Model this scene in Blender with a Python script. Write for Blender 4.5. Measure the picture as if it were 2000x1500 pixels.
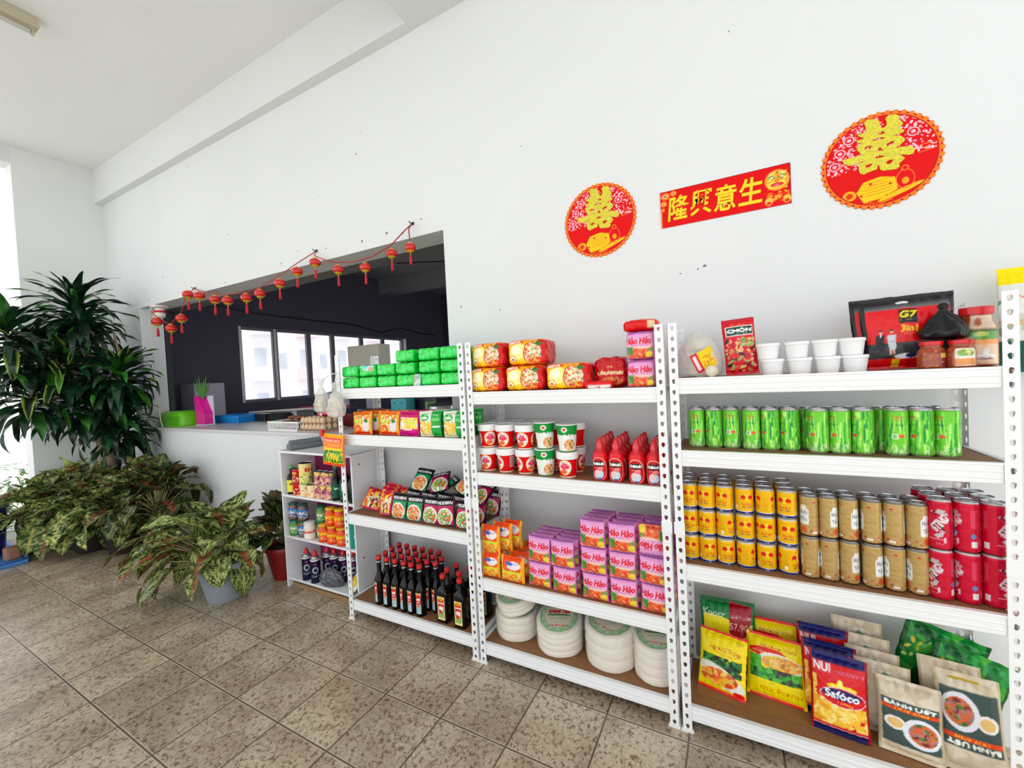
import bpy, bmesh, math, random
import numpy as np
from mathutils import Vector, Matrix
from math import sin, cos, pi, sqrt, radians

for o in list(bpy.data.objects): bpy.data.objects.remove(o)
SC = bpy.context.scene
COL = SC.collection
# ---------------------------------------------------------------- camera
CAM = Vector((2.2367, -1.8075, 1.5466)); YAW, PITCH, ROLL = .4841, -.0241, -.0498
_f = Vector((-sin(YAW)*cos(PITCH), cos(YAW)*cos(PITCH), sin(PITCH)))
_r = _f.cross(Vector((0, 0, 1))).normalized(); _u = _r.cross(_f)
_r2 = _r*cos(ROLL) + _u*sin(ROLL); _u2 = _u*cos(ROLL) - _r*sin(ROLL)
cd = bpy.data.cameras.new('camera'); cam = bpy.data.objects.new('camera', cd); COL.objects.link(cam)
cd.sensor_width = 36; cd.sensor_fit = 'HORIZONTAL'; cd.lens = 796.7327/2000*36; cd.clip_start = .05; cd.clip_end = 400
m = Matrix(((_r2.x, _u2.x, -_f.x, CAM.x), (_r2.y, _u2.y, -_f.y, CAM.y), (_r2.z, _u2.z, -_f.z, CAM.z), (0, 0, 0, 1)))
cam.matrix_world = m
SC.camera = cam
# ---------------------------------------------------------------- light
w = bpy.data.worlds.new('world'); SC.world = w; w.use_nodes = True
w.node_tree.nodes['Background'].inputs[0].default_value = (.93, .97, 1, 1)
w.node_tree.nodes['Background'].inputs[1].default_value = 1.55
_n = w.node_tree.nodes; _l = w.node_tree.links.new          # hazy sky, brightest toward the horizon
_g = _n.new('ShaderNodeNewGeometry'); _s = _n.new('ShaderNodeSeparateXYZ'); _l(_g.outputs['Incoming'], _s.inputs[0])
_a = _n.new('ShaderNodeMath'); _a.operation = 'ABSOLUTE'; _l(_s.outputs[2], _a.inputs[0])
_e = _n.new('ShaderNodeMapRange'); _e.interpolation_type = 'SMOOTHSTEP'; _e.inputs[1].default_value = 0; _e.inputs[2].default_value = .45; _e.inputs[3].default_value = 2.5; _e.inputs[4].default_value = 1.15
_l(_a.outputs[0], _e.inputs[0]); _l(_e.outputs[0], _n['Background'].inputs[1])
sd = bpy.data.lights.new('sun', 'SUN'); sd.energy = 3.0; sd.angle = radians(25); sd.color = (1, .97, .92)
sun = bpy.data.objects.new('sun', sd); COL.objects.link(sun)
sun.rotation_euler = Vector((.35, -.35, .87)).to_track_quat('Z', 'Y').to_euler()
SC.view_settings.view_transform = 'Standard'; SC.view_settings.look = 'None'
SC.view_settings.gamma = 1; SC.view_settings.use_curve_mapping = False
SC.view_settings.exposure = 0.0

# ---------------------------------------------------------------- materials
def s2l(c):
    c = np.asarray(c, float)
    return np.where(c <= .04045, c/12.92, ((c+.055)/1.055)**2.4)
def rgb(r, g, b): return tuple(float(x) for x in s2l(np.array([r, g, b])/255.))+(1,)
_M = {}
def mat(name, c=(200, 200, 200), rough=.5, metal=0, trans=0, alpha=1, bump=0, bscale=60, coat=0, var=0, spec=.5, emit=0, sss=0):
    if name in _M: return _M[name]
    M = bpy.data.materials.new(name); M.use_nodes = True; nt = M.node_tree; b = nt.nodes['Principled BSDF']
    b.inputs['Base Color'].default_value = rgb(*c); b.inputs['Roughness'].default_value = rough
    b.inputs['Metallic'].default_value = metal; b.inputs['Transmission Weight'].default_value = trans
    b.inputs['Alpha'].default_value = alpha; b.inputs['Coat Weight'].default_value = coat
    b.inputs['Specular IOR Level'].default_value = spec
    if emit:
        b.inputs['Emission Color'].default_value = rgb(*c); b.inputs['Emission Strength'].default_value = emit
    if bump or var:
        tc = nt.nodes.new('ShaderNodeTexCoord'); n = nt.nodes.new('ShaderNodeTexNoise')
        n.inputs['Scale'].default_value = bscale; n.inputs['Detail'].default_value = 4
        nt.links.new(tc.outputs['Object'], n.inputs['Vector'])
        if bump:
            bp = nt.nodes.new('ShaderNodeBump'); bp.inputs['Strength'].default_value = bump; bp.inputs['Distance'].default_value = .01
            nt.links.new(n.outputs['Fac'], bp.inputs['Height']); nt.links.new(bp.outputs['Normal'], b.inputs['Normal'])
        if var:
            mx = nt.nodes.new('ShaderNodeMix'); mx.data_type = 'RGBA'
            mx.inputs[6].default_value = rgb(*[max(0, x*(1-var)) for x in c]); mx.inputs[7].default_value = rgb(*[min(255, x*(1+var)) for x in c])
            nt.links.new(n.outputs['Fac'], mx.inputs[0]); nt.links.new(mx.outputs[2], b.inputs['Base Color'])
    _M[name] = M
    return M
def printed(name, rough=.3, metal=0, coat=0, bump=0, bscale=40, dist=.004):
    """colour comes from the printed artwork stored on the mesh"""
    if name in _M: return _M[name]
    M = bpy.data.materials.new(name); M.use_nodes = True; nt = M.node_tree; b = nt.nodes['Principled BSDF']
    a = nt.nodes.new('ShaderNodeAttribute'); a.attribute_name = 'Col'
    nt.links.new(a.outputs['Color'], b.inputs['Base Color'])
    b.inputs['Roughness'].default_value = rough; b.inputs['Metallic'].default_value = metal; b.inputs['Coat Weight'].default_value = coat; b.inputs['Specular IOR Level'].default_value = .3 if rough < .32 else .15
    if bump:
        tc = nt.nodes.new('ShaderNodeTexCoord'); n = nt.nodes.new('ShaderNodeTexNoise')
        n.inputs['Scale'].default_value = bscale; n.inputs['Detail'].default_value = 3
        nt.links.new(tc.outputs['Object'], n.inputs['Vector'])
        bp = nt.nodes.new('ShaderNodeBump'); bp.inputs['Strength'].default_value = bump; bp.inputs['Distance'].default_value = dist
        nt.links.new(n.outputs['Fac'], bp.inputs['Height']); nt.links.new(bp.outputs['Normal'], b.inputs['Normal'])
    _M[name] = M
    return M

# ---------------------------------------------------------------- mesh helpers
class MB:
    def __init__(s): s.v = []; s.f = []; s.c = []; s.mi = []; s.k = 0; s.col = None
    def add(s, vs, fs, col=None):
        b = len(s.v); s.v += [tuple(v) for v in vs]; s.c += [col or s.col or (1, 1, 1)]*len(vs)
        s.f += [tuple(b+i for i in f) for f in fs]; s.mi += [s.k]*len(fs); return b
    def box(s, a, b, M=None, col=None):
        vs = [Vector((x, y, z)) for z in (a[2], b[2]) for y in (a[1], b[1]) for x in (a[0], b[0])]
        if M: vs = [M @ v for v in vs]
        s.add(vs, [(0, 2, 3, 1), (4, 5, 7, 6), (0, 1, 5, 4), (2, 6, 7, 3), (0, 4, 6, 2), (1, 3, 7, 5)], col); return s
    def rings(s, rings, col=None, cap=(1, 1), closed=False, cols=None):
        n = len(rings[0]); b = len(s.v)
        for i, r in enumerate(rings): s.v += [tuple(p) for p in r]; s.c += [cols[i] if cols else (col or s.col or (1, 1, 1))]*n
        for i in range(len(rings)-1+(1 if closed else 0)):
            i2 = (i+1) % len(rings)
            for j in range(n):
                k = (j+1) % n; s.f.append((b+i*n+j, b+i*n+k, b+i2*n+k, b+i2*n+j)); s.mi.append(s.k)
        if not closed:
            if cap[0]: s.f.append(tuple(b+j for j in reversed(range(n)))); s.mi.append(s.k)
            if cap[1]: s.f.append(tuple(b+(len(rings)-1)*n+j for j in range(n))); s.mi.append(s.k)
        return s
    def lathe(s, prof, n=24, o=(0, 0, 0), col=None, cap=(1, 1), sq=0, cols=None, M=None, sx=1, sy=1):
        R = []
        for r, z in prof:
            ring = []
            for j in range(n):
                t = 2*pi*(j+.5)/n; q = 1
                if sq: q = 1/((abs(cos(t))**sq+abs(sin(t))**sq)**(1/sq))
                p = Vector((o[0]+r*q*cos(t)*sx, o[1]+r*q*sin(t)*sy, o[2]+z)); ring.append(M @ p if M else p)
            R.append(ring)
        return s.rings(R, col, cap, cols=cols)
    def tube(s, pts, r, n=8, col=None, cap=(1, 1)):
        pts = [Vector(p) for p in pts]; R = []
        rr = r if isinstance(r, (list, tuple)) else [r]*len(pts)
        up = Vector((0, 0, 1)); last = None
        for i, p in enumerate(pts):
            d = (pts[min(i+1, len(pts)-1)]-pts[max(i-1, 0)]).normalized()
            a = (last if last else (up if abs(d.z) < .9 else Vector((1, 0, 0))))
            x = (a - d*a.dot(d)).normalized(); y = d.cross(x); last = x
            R.append([p+(x*cos(2*pi*j/n)+y*sin(2*pi*j/n))*rr[i] for j in range(n)])
        return s.rings(R, col, cap)
    def prism(s, poly, z0, z1, M=None, col=None):
        n = len(poly); vs = [Vector((x, y, z0)) for x, y in poly]+[Vector((x, y, z1)) for x, y in poly]
        if M: vs = [M @ v for v in vs]
        s.add(vs, [tuple(reversed(range(n))), tuple(range(n, 2*n))]+[(i, (i+1) % n, n+(i+1) % n, n+i) for i in range(n)], col); return s
    def mesh(s, name, m, smooth=False, flip=False):
        me = bpy.data.meshes.new(name); me.from_pydata(s.v, [], s.f)
        ms = m if isinstance(m, (list, tuple)) else [m]
        for x in ms: me.materials.append(x)
        if len(ms) > 1: me.polygons.foreach_set('material_index', s.mi)
        if any(c != (1, 1, 1) for c in s.c[:1]+s.c[-1:]) or s.col:
            a = me.color_attributes.new('Col', 'FLOAT_COLOR', 'POINT')
            c = np.ones((len(s.c), 4)); c[:, :3] = s2l(np.array(s.c)); a.data.foreach_set('color', c.ravel().astype(np.float32))
        if smooth: me.polygons.foreach_set('use_smooth', [True]*len(me.polygons))
        me.update(); return me
    def obj(s, name, m, parent=None, smooth=False, bevel=0, seg=2, loc=None, sharp=None):
        me = s.mesh(name, m, smooth)
        if sharp: me.set_sharp_from_angle(angle=radians(sharp))
        return mk(name, me, parent, bevel, seg, loc)
def mk(name, me, parent=None, bevel=0, seg=2, loc=None):
    o = bpy.data.objects.new(name, me); COL.objects.link(o)
    if parent: o.parent = parent
    if loc is not None: o.location = loc
    if bevel:
        b = o.modifiers.new('bevel', 'BEVEL'); b.width = bevel; b.segments = seg; b.limit_method = 'ANGLE'; b.angle_limit = radians(40)
    return o
def tag(o, label, cat, group=None):
    o['label'] = label; o['category'] = cat
    if group: o['group'] = group
    return o
def struct(o): o['kind'] = 'structure'; return o
def empty(name, loc=(0, 0, 0), rz=0, label=None, cat=None, group=None, rot=None):
    o = bpy.data.objects.new(name, None); COL.objects.link(o); o.location = loc; o.rotation_euler = rot or (0, 0, rz)
    o.empty_display_size = .02
    if label: tag(o, label, cat, group)
    return o
def dup(src, loc, rz=0, label=None, group=None, rot=None, scale=None):
    def cp(o, par):
        c = o.copy(); COL.objects.link(c)
        if par: c.parent = par
        for ch in o.children: cp(ch, c)
        return c
    r = cp(src, None); r.location = loc; r.rotation_euler = rot or (0, 0, rz)
    if scale: r.scale = scale
    if label: r['label'] = label
    if group: r['group'] = group
    return r
class Kind:
    """first placement uses the prototype itself, later ones copy it"""
    def __init__(s, build): s.build = build; s.p = None
    def __call__(s, loc, label, cat, group=None, rz=0, rot=None, scale=None):
        if s.p is None:
            s.p = o = s.build(); o.location = loc; o.rotation_euler = rot or (0, 0, rz)
            if scale: o.scale = scale
            tag(o, label, cat, group); return o
        o = dup(s.p, loc, rz, label, group, rot)
        o.scale = scale or (1, 1, 1)
        o['category'] = cat
        return o

# ---------------------------------------------------------------- room
YW = .43            # face of the long white wall
def wall_material(name, c, specks=True):
    M = mat(name, c, .75, bump=.12, bscale=9); nt = M.node_tree; b = nt.nodes['Principled BSDF']
    tc = nt.nodes.new('ShaderNodeTexCoord'); n = nt.nodes.new('ShaderNodeTexNoise'); n.inputs['Scale'].default_value = 1.1; n.inputs['Detail'].default_value = 6
    nt.links.new(tc.outputs['Object'], n.inputs['Vector'])
    mx = nt.nodes.new('ShaderNodeMix'); mx.data_type = 'RGBA'; mx.inputs[6].default_value = rgb(*[x*.975 for x in c]); mx.inputs[7].default_value = rgb(*[min(255, x*1.015) for x in c])
    nt.links.new(n.outputs['Fac'], mx.inputs[0]); out = mx.outputs[2]
    if specks:
        vo = nt.nodes.new('ShaderNodeTexVoronoi'); vo.inputs['Scale'].default_value = 2.3
        nz = nt.nodes.new('ShaderNodeTexNoise'); nz.inputs['Scale'].default_value = 35
        ad = nt.nodes.new('ShaderNodeMath'); ad.operation = 'MULTIPLY_ADD'; ad.inputs[1].default_value = .035
        nt.links.new(tc.outputs['Object'], vo.inputs['Vector']); nt.links.new(tc.outputs['Object'], nz.inputs['Vector'])
        nt.links.new(nz.outputs['Fac'], ad.inputs[0]); nt.links.new(vo.outputs['Distance'], ad.inputs[2])
        cr = nt.nodes.new('ShaderNodeMath'); cr.operation = 'LESS_THAN'; cr.inputs[1].default_value = .034
        nt.links.new(ad.outputs[0], cr.inputs[0])
        m2 = nt.nodes.new('ShaderNodeMix'); m2.data_type = 'RGBA'; m2.inputs[7].default_value = rgb(150, 152, 150)
        nt.links.new(cr.outputs[0], m2.inputs[0]); nt.links.new(out, m2.inputs[6]); out = m2.outputs[2]
    nt.links.new(out, b.inputs['Base Color']); return M
WHITE = wall_material('painted_plaster_wall', (226, 229, 230))
CEIL = wall_material('painted_ceiling', (238, 240, 240), False)
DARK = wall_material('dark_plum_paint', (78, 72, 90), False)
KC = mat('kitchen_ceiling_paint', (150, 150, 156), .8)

OX0, OX1, OZ0, OZ1 = -3.80, .60, 1.137, 2.53
mb = MB()
def wallpiece(x0, x1, z0, z1): mb.box((x0, YW, z0), (x1, YW+.22, z1))
wallpiece(-4.82, OX0, 0, 4.5); wallpiece(OX1, 5.2, 0, 4.5); wallpiece(OX0, OX1, 0, OZ0-.03); wallpiece(OX0, OX1, OZ1, 4.5)
back = struct(mb.obj('wall_back', WHITE))
# paint chips, screws and tape remains on the wall
mb = MB(); rnd = random.Random(5)
def chip(x, z, s, n=7):
    mb.prism([(x+s*cos(2*pi*i/n)*rnd.uniform(.5, 1.3), z+s*sin(2*pi*i/n)*rnd.uniform(.4, 1)) for i in range(n)], -YW-.0012, -YW+.002, M=Matrix(((1, 0, 0, 0), (0, 0, -1, 0), (0, 1, 0, 0), (0, 0, 0, 1))))
CHIPS = [(2.16,2.03,.012),(2.05,2.01,.006),(2.13,2.02,.006),(1.0,1.95,.008),(-.55,2.62,.01),(-.15,2.60,.016),(-1.13,2.60,.012),(.1,2.61,.018),(-2.0,2.56,.01),(.42,2.64,.01),(-.9,2.66,.008),(-2.9,2.60,.008),(-3.55,2.60,.01),(-3.35,2.58,.008),(-1.9,3.0,.01),(2.3,3.1,.006),(-.16,3.25,.01),(-.1,3.4,.005),(-.6,3.05,.006),(-3.2,2.8,.012),(1.2,2.9,.006),(.25,2.58,.014)]
for c in CHIPS: chip(c[0], c[1], c[2]*.7)
mb.obj('paint_chip', mat('chipped_plaster', (120, 120, 122), .9), back)
# beam under the ceiling, and the crossing beam over the viewer's right
struct(MB().box((-4.62, .355, 3.9), (.43, YW, 4.5)).obj('trim_1', WHITE))
struct(MB().box((.43, -4.2, 3.905), (1.12, YW, 4.5)).obj('trim_2', WHITE))
struct(MB().box((-4.82, -4.2, 4.3), (5.2, YW, 4.5)).obj('ceiling', CEIL))
# left end pier and kitchen outer wall (one line)
struct(MB().box((-4.82, -.3, 0), (-4.6, YW, 4.32)).obj('wall_left', wall_material('pier_paint', (232, 235, 234), False)))
struct(MB().box((-4.82, -4.2, 4.12), (-4.6, -.3, 4.3)).obj('trim_3', WHITE))
KY = 7.26; KX1 = 3.2; KZ = 3.81
WY0, WY1, WZ0, WZ1 = 1.95, 5.8, 1.30, 2.53
mb = MB()
for a, b_ in (((YW+.22, 0), (WY0, KZ)), ((WY1, 0), (KY, KZ)), ((WY0, 0), (WY1, WZ0)), ((WY0, WZ1), (WY1, KZ))):
    mb.box((-4.82, a[0], a[1]), (-4.6, b_[0], b_[1]))
struct(mb.obj('wall_kitchen_left', DARK))
struct(MB().box((-4.82, KY, 0), (KX1, KY+.2, KZ)).obj('wall_kitchen_back', DARK))
mb = MB()
for a, b_ in (((YW+.22, 0), (1.3, KZ)), ((6.8, 0), (KY, KZ)), ((1.3, 0), (6.8, .9)), ((1.3, 3.1), (6.8, KZ))): mb.box((KX1, a[0], a[1]), (KX1+.2, b_[0], b_[1]))  # unseen wall; its wide opening is added to let light into the kitchen
struct(mb.obj('wall_kitchen_right', DARK))
mb = MB(); 
mb.box((-4.82, YW+.22, KZ), (KX1+.2, KY+.2, KZ+.15)); struct(mb.obj('ceiling_kitchen', KC))
mb = MB(); mb.box((-4.6, 5.0, KZ-.32), (KX1, 5.35, KZ)); struct(mb.obj('trim_4', KC))
# darker lintel and black post behind the serving opening
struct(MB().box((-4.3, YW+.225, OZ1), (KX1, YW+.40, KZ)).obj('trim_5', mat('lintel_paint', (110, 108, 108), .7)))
struct(MB().box((-3.86, YW+.225, 0), (-3.79, YW+.28, OZ1)).obj('trim_6', mat('black_paint', (26, 27, 31), .5)))
struct(MB().box((OX1, YW+.225, 0), (OX1+.06, YW+.28, OZ1)).obj('trim_7', _M['black_paint']))
# floors
def tile_material():
    M = bpy.data.materials.new('stone_look_floor_tiles'); M.use_nodes = True; nt = M.node_tree; b = nt.nodes['Principled BSDF']; N = nt.nodes.new; L = nt.links.new
    tc = N('ShaderNodeTexCoord'); mp = N('ShaderNodeMapping'); mp.vector_type = 'TEXTURE'
    mp.inputs['Location'].default_value = (-.3104, -.0367, 0); mp.inputs['Rotation'].default_value = (0, 0, -.0077); mp.inputs['Scale'].default_value = (.3372, .3372, 1)
    L(tc.outputs['Object'], mp.inputs['Vector']); sp = N('ShaderNodeSeparateXYZ'); L(mp.outputs['Vector'], sp.inputs[0])
    def mth(op, a, b_=None, c_=None):
        n = N('ShaderNodeMath'); n.operation = op
        for i, x in enumerate((a, b_, c_)):
            if x is None: continue
            if isinstance(x, (int, float)): n.inputs[i].default_value = x
            else: L(x, n.inputs[i])
        return n.outputs[0]
    ds = []
    for ax in (0, 1):
        fr = mth('FRACT', mth('ADD', sp.outputs[ax], 100)); ds.append(mth('MINIMUM', fr, mth('SUBTRACT', 1, fr)))
    d = mth('MINIMUM', ds[0], ds[1])
    fx = mth('FLOOR', sp.outputs[0]); fy = mth('FLOOR', sp.outputs[1]); cx = N('ShaderNodeCombineXYZ'); L(fx, cx.inputs[0]); L(fy, cx.inputs[1])
    wn = N('ShaderNodeTexWhiteNoise'); L(cx.outputs[0], wn.inputs['Vector'])
    grout = mth('LESS_THAN', d, .011); edge = mth('LESS_THAN', ds[1], .022)
    n1 = N('ShaderNodeTexNoise'); n1.inputs['Scale'].default_value = 62; n1.inputs['Detail'].default_value = 3; n1.inputs['Roughness'].default_value = .55; n1.inputs['Distortion'].default_value = .8
    n2 = N('ShaderNodeTexNoise'); n2.inputs['Scale'].default_value = 3.2; n2.inputs['Detail'].default_value = 5
    ad = N('ShaderNodeVectorMath'); ad.operation = 'ADD'; L(tc.outputs['Object'], ad.inputs[0]); L(wn.outputs['Color'], ad.inputs[1])
    sc = N('ShaderNodeVectorMath'); sc.operation = 'MULTIPLY'; sc.inputs[1].default_value = (1, .9, 1); L(ad.outputs[0], sc.inputs[0])
    L(sc.outputs[0], n1.inputs['Vector']); L(ad.outputs[0], n2.inputs['Vector'])
    r1 = N('ShaderNodeValToRGB'); e = r1.color_ramp.elements
    e[0].position = .36; e[0].color = rgb(138, 118, 95); e[1].position = .62; e[1].color = rgb(218, 204, 183)
    x = r1.color_ramp.elements.new(.47); x.color = rgb(202, 187, 164)
    L(n1.outputs['Fac'], r1.inputs[0])
    r2 = N('ShaderNodeValToRGB'); r2.color_ramp.elements[0].position = .38; r2.color_ramp.elements[0].color = rgb(186, 168, 152); r2.color_ramp.elements[1].position = .62; r2.color_ramp.elements[1].color = rgb(255, 252, 246)
    L(n2.outputs['Fac'], r2.inputs[0])
    mu = N('ShaderNodeMix'); mu.data_type = 'RGBA'; mu.blend_type = 'MULTIPLY'; mu.inputs[0].default_value = .62; L(r1.outputs[0], mu.inputs[6]); L(r2.outputs[0], mu.inputs[7])
    tv = N('ShaderNodeMix'); tv.data_type = 'RGBA'; tv.blend_type = 'MULTIPLY'; tv.inputs[0].default_value = .12; L(mu.outputs[2], tv.inputs[6]); L(wn.outputs['Value'], tv.inputs[7])
    eg = N('ShaderNodeMix'); eg.data_type = 'RGBA'; L(mth('MULTIPLY', edge, .7), eg.inputs[0]); L(tv.outputs[2], eg.inputs[6]); eg.inputs[7].default_value = rgb(216, 206, 188)
    gr = N('ShaderNodeMix'); gr.data_type = 'RGBA'; L(mth('MULTIPLY', grout, .95), gr.inputs[0]); L(eg.outputs[2], gr.inputs[6]); gr.inputs[7].default_value = rgb(96, 80, 64)
    L(gr.outputs[2], b.inputs['Base Color'])
    b.inputs['Roughness'].default_value = .27; b.inputs['Specular IOR Level'].default_value = .7
    hh = mth('MULTIPLY_ADD', mth('SMOOTH_MIN', d, .02, .01), 18, mth('MULTIPLY', n1.outputs['Fac'], .5))
    bp = N('ShaderNodeBump'); bp.inputs['Strength'].default_value = .22; bp.inputs['Distance'].default_value = .004; L(hh, bp.inputs['Height']); L(bp.outputs['Normal'], b.inputs['Normal'])
    return M
struct(MB().box((-4.82, -4.2, -.12), (5.2, YW+.22, 0)).obj('floor', tile_material()))
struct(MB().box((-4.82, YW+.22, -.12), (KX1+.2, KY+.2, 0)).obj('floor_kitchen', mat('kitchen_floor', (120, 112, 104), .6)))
# ---------------------------------------------------------------- white keyhole shelving
STEEL = mat('white_powder_coated_steel', (240, 241, 242), .38, coat=.1)
BOARD = mat('brown_hardboard', (142, 100, 66), .6, bump=.1, bscale=40, var=.12)
PW, HH, TH, PITCH_ = .037, 1.725, .0016, .0432
def flange(mb, M):
    """perforated strip: u across 0..PW, v up 0..HH, n outwards; M maps (u,v,n) to local"""
    n = int(HH/PITCH_); p = HH/n; c = PW*.52
    hole = []
    for k in range(9): a = radians(-25+230*k/8); hole.append((c+.0075*cos(a), .0255+.0072*sin(a)))
    hole += [(c-.0042, .0145), (c, .0125), (c+.0042, .0145)]       # 12 points, counter-clockwise
    outer = []
    for (x, y) in hole:
        dx, dy = x-c, y-p/2; t = min((PW-c)/dx if dx > 1e-9 else 9e9, -c/dx if dx < -1e-9 else 9e9, (p/2)/abs(dy) if abs(dy) > 1e-9 else 9e9)
        outer.append((c+dx*t, p/2+dy*t))
    # make sure the four corners are used
    for cx_, cy_ in ((PW, 0), (PW, p), (0, p), (0, 0)):
        i = min(range(12), key=lambda i: (outer[i][0]-cx_)**2+(outer[i][1]-cy_)**2); outer[i] = (cx_, cy_)
    for q in range(n):
        z = q*p; vs = []; fs = []
        for nn in (0, -TH):
            vs += [M @ Vector((x, z+y, nn)) for x, y in outer]+[M @ Vector((x, z+y, nn)) for x, y in hole]
        for i in range(12):
            j = (i+1) % 12
            fs += [(i, j, 12+j, 12+i), (24+j, 24+i, 36+i, 36+j), (12+i, 12+j, 36+j, 36+i)]
            if outer[i][0] == outer[j][0]: fs.append((j, i, 24+i, 24+j))
        mb.add(vs, fs)
def post_mesh():
    mb = MB()
    flange(mb, Matrix(((1, 0, 0, 0), (0, 0, -1, 0), (0, 1, 0, 0), (0, 0, 0, 1))))      # face toward -Y
    flange(mb, Matrix(((0, 0, -1, 0), (1, 0, 0, 0), (0, 1, 0, 0), (0, 0, 0, 1))))      # face toward -X
    return mb.mesh('post', STEEL)
POST = post_mesh()
def small(fn, name, m): b = MB(); fn(b); return b.mesh(name, m)
CONN = small(lambda b: (b.box((-.003, -.003, .842), (PW+.002, -.0002, .892)), b.box((-.003, -.0002, .842), (-.0002, PW+.002, .892))), 'post_connector', STEEL)
FOOT = small(lambda b: (b.box((-.005, -.005, 0), (PW+.006, .006, .012)), b.box((-.005, .006, 0), (.006, PW+.006, .012))), 'foot_cap', mat('white_plastic', (235, 235, 232), .5))
def beam_mesh(L):
    mb = MB(); prof = [(0, 0), (0, -.007), (.0025, -.009), (.0025, -.024), (.001, -.026), (.001, -.029), (.0025, -.031), (.0025, -.045), (.001, -.047), (.001, -.050), (.0025, -.052), (.0025, -.064), (.004, -.066), (.016, -.066), (.016, -.064), (.006, -.062), (.006, -.004), (.018, -.004), (.018, 0)]
    R = [[Vector((x, y, z)) for y, z in prof] for x in (0, L)]
    mb.rings([[v for v in R[0]], [v for v in R[1]]]); return mb.mesh('shelf_beam', STEEL)
BEAML = beam_mesh(1-2*PW+.03); BEAMS = beam_mesh(.34-2*PW+.03)
BRD = small(lambda b: b.box((.008, .008, -.010), (.992, .332, -.003)), 'shelf_board', BOARD)
LEV = dict(A=(1.507, 1.2117, .6946, .128), B=(1.4619, 1.034, .4637, .1144), C=(1.4957, 1.196, .7157, .1143))
UX = dict(A=0., B=1.0111, C=2.0248); UD = .34
def unit(k, label):
    t = empty('shelving_unit', (UX[k], 0, 0), 0, label, 'shelf', 'white perforated steel shelving units along the wall')
    for x, y, a in ((0, 0, 0), (1, 0, pi/2), (1, UD, pi), (0, UD, -pi/2)):
        for nm, me in (('post', POST), ('post_connector', CONN), ('foot_cap', FOOT)):
            o = mk(nm, me, t); o.location = (x, y, 0); o.rotation_euler = (0, 0, a)
    for z in LEV[k]:
        o = mk('shelf_beam', BEAML, t); o.location = (PW-.015, .0018, z)
        o = mk('shelf_beam', BEAML, t); o.location = (1-PW+.015, UD-.0018, z); o.rotation_euler = (0, 0, pi)
        o = mk('shelf_beam', BEAMS, t); o.location = (.0018, UD-PW+.015, z); o.rotation_euler = (0, 0, -pi/2)
        o = mk('shelf_beam', BEAMS, t); o.location = (1-.0018, PW-.015, z); o.rotation_euler = (0, 0, pi/2)
        o = mk('shelf_board', BRD, t); o.location = (0, 0, z)
    return t
unit('A', 'white perforated steel shelving unit beside the small cabinet, green packs on top')
unit('B', 'middle white steel shelving unit, with rice paper stacks on its bottom shelf')
unit('C', 'rightmost white steel shelving unit, holding rows of green and yellow drink cans')
# ---------------------------------------------------------------- printed artwork drawn in code
def settle(o, z):
    """drop or lift a rotated object until its lowest point rests at height z"""
    me = o.data; c = np.empty(len(me.vertices)*3, np.float32); me.vertices.foreach_get('co', c); c = c.reshape(-1, 3)*np.array(o.scale)
    r = np.array(o.rotation_euler.to_matrix()); o.location.z = z-float((c @ r[2]).min()); return o
_TXT = {}
def text_tris(s):
    if s in _TXT: return _TXT[s]
    cu = bpy.data.curves.new('t', 'FONT'); cu.body = s; cu.resolution_u = 3
    ob = bpy.data.objects.new('t', cu); COL.objects.link(ob)
    bpy.context.view_layer.update()
    me = ob.evaluated_get(bpy.context.evaluated_depsgraph_get()).to_mesh(); me.calc_loop_triangles()
    v = np.array([(q.co.x, q.co.y) for q in me.vertices]) if len(me.vertices) else np.zeros((1, 2)); t = np.array([tuple(q.vertices) for q in me.loop_triangles]) if len(me.loop_triangles) else np.zeros((0, 3), int)
    lo, hi = v.min(0), v.max(0); v = v-(lo+hi)/2; h = hi[1]-lo[1] or 1
    bpy.data.objects.remove(ob); bpy.data.curves.remove(cu)
    _TXT[s] = (v/h, t, (hi[0]-lo[0])/h); return _TXT[s]
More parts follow.
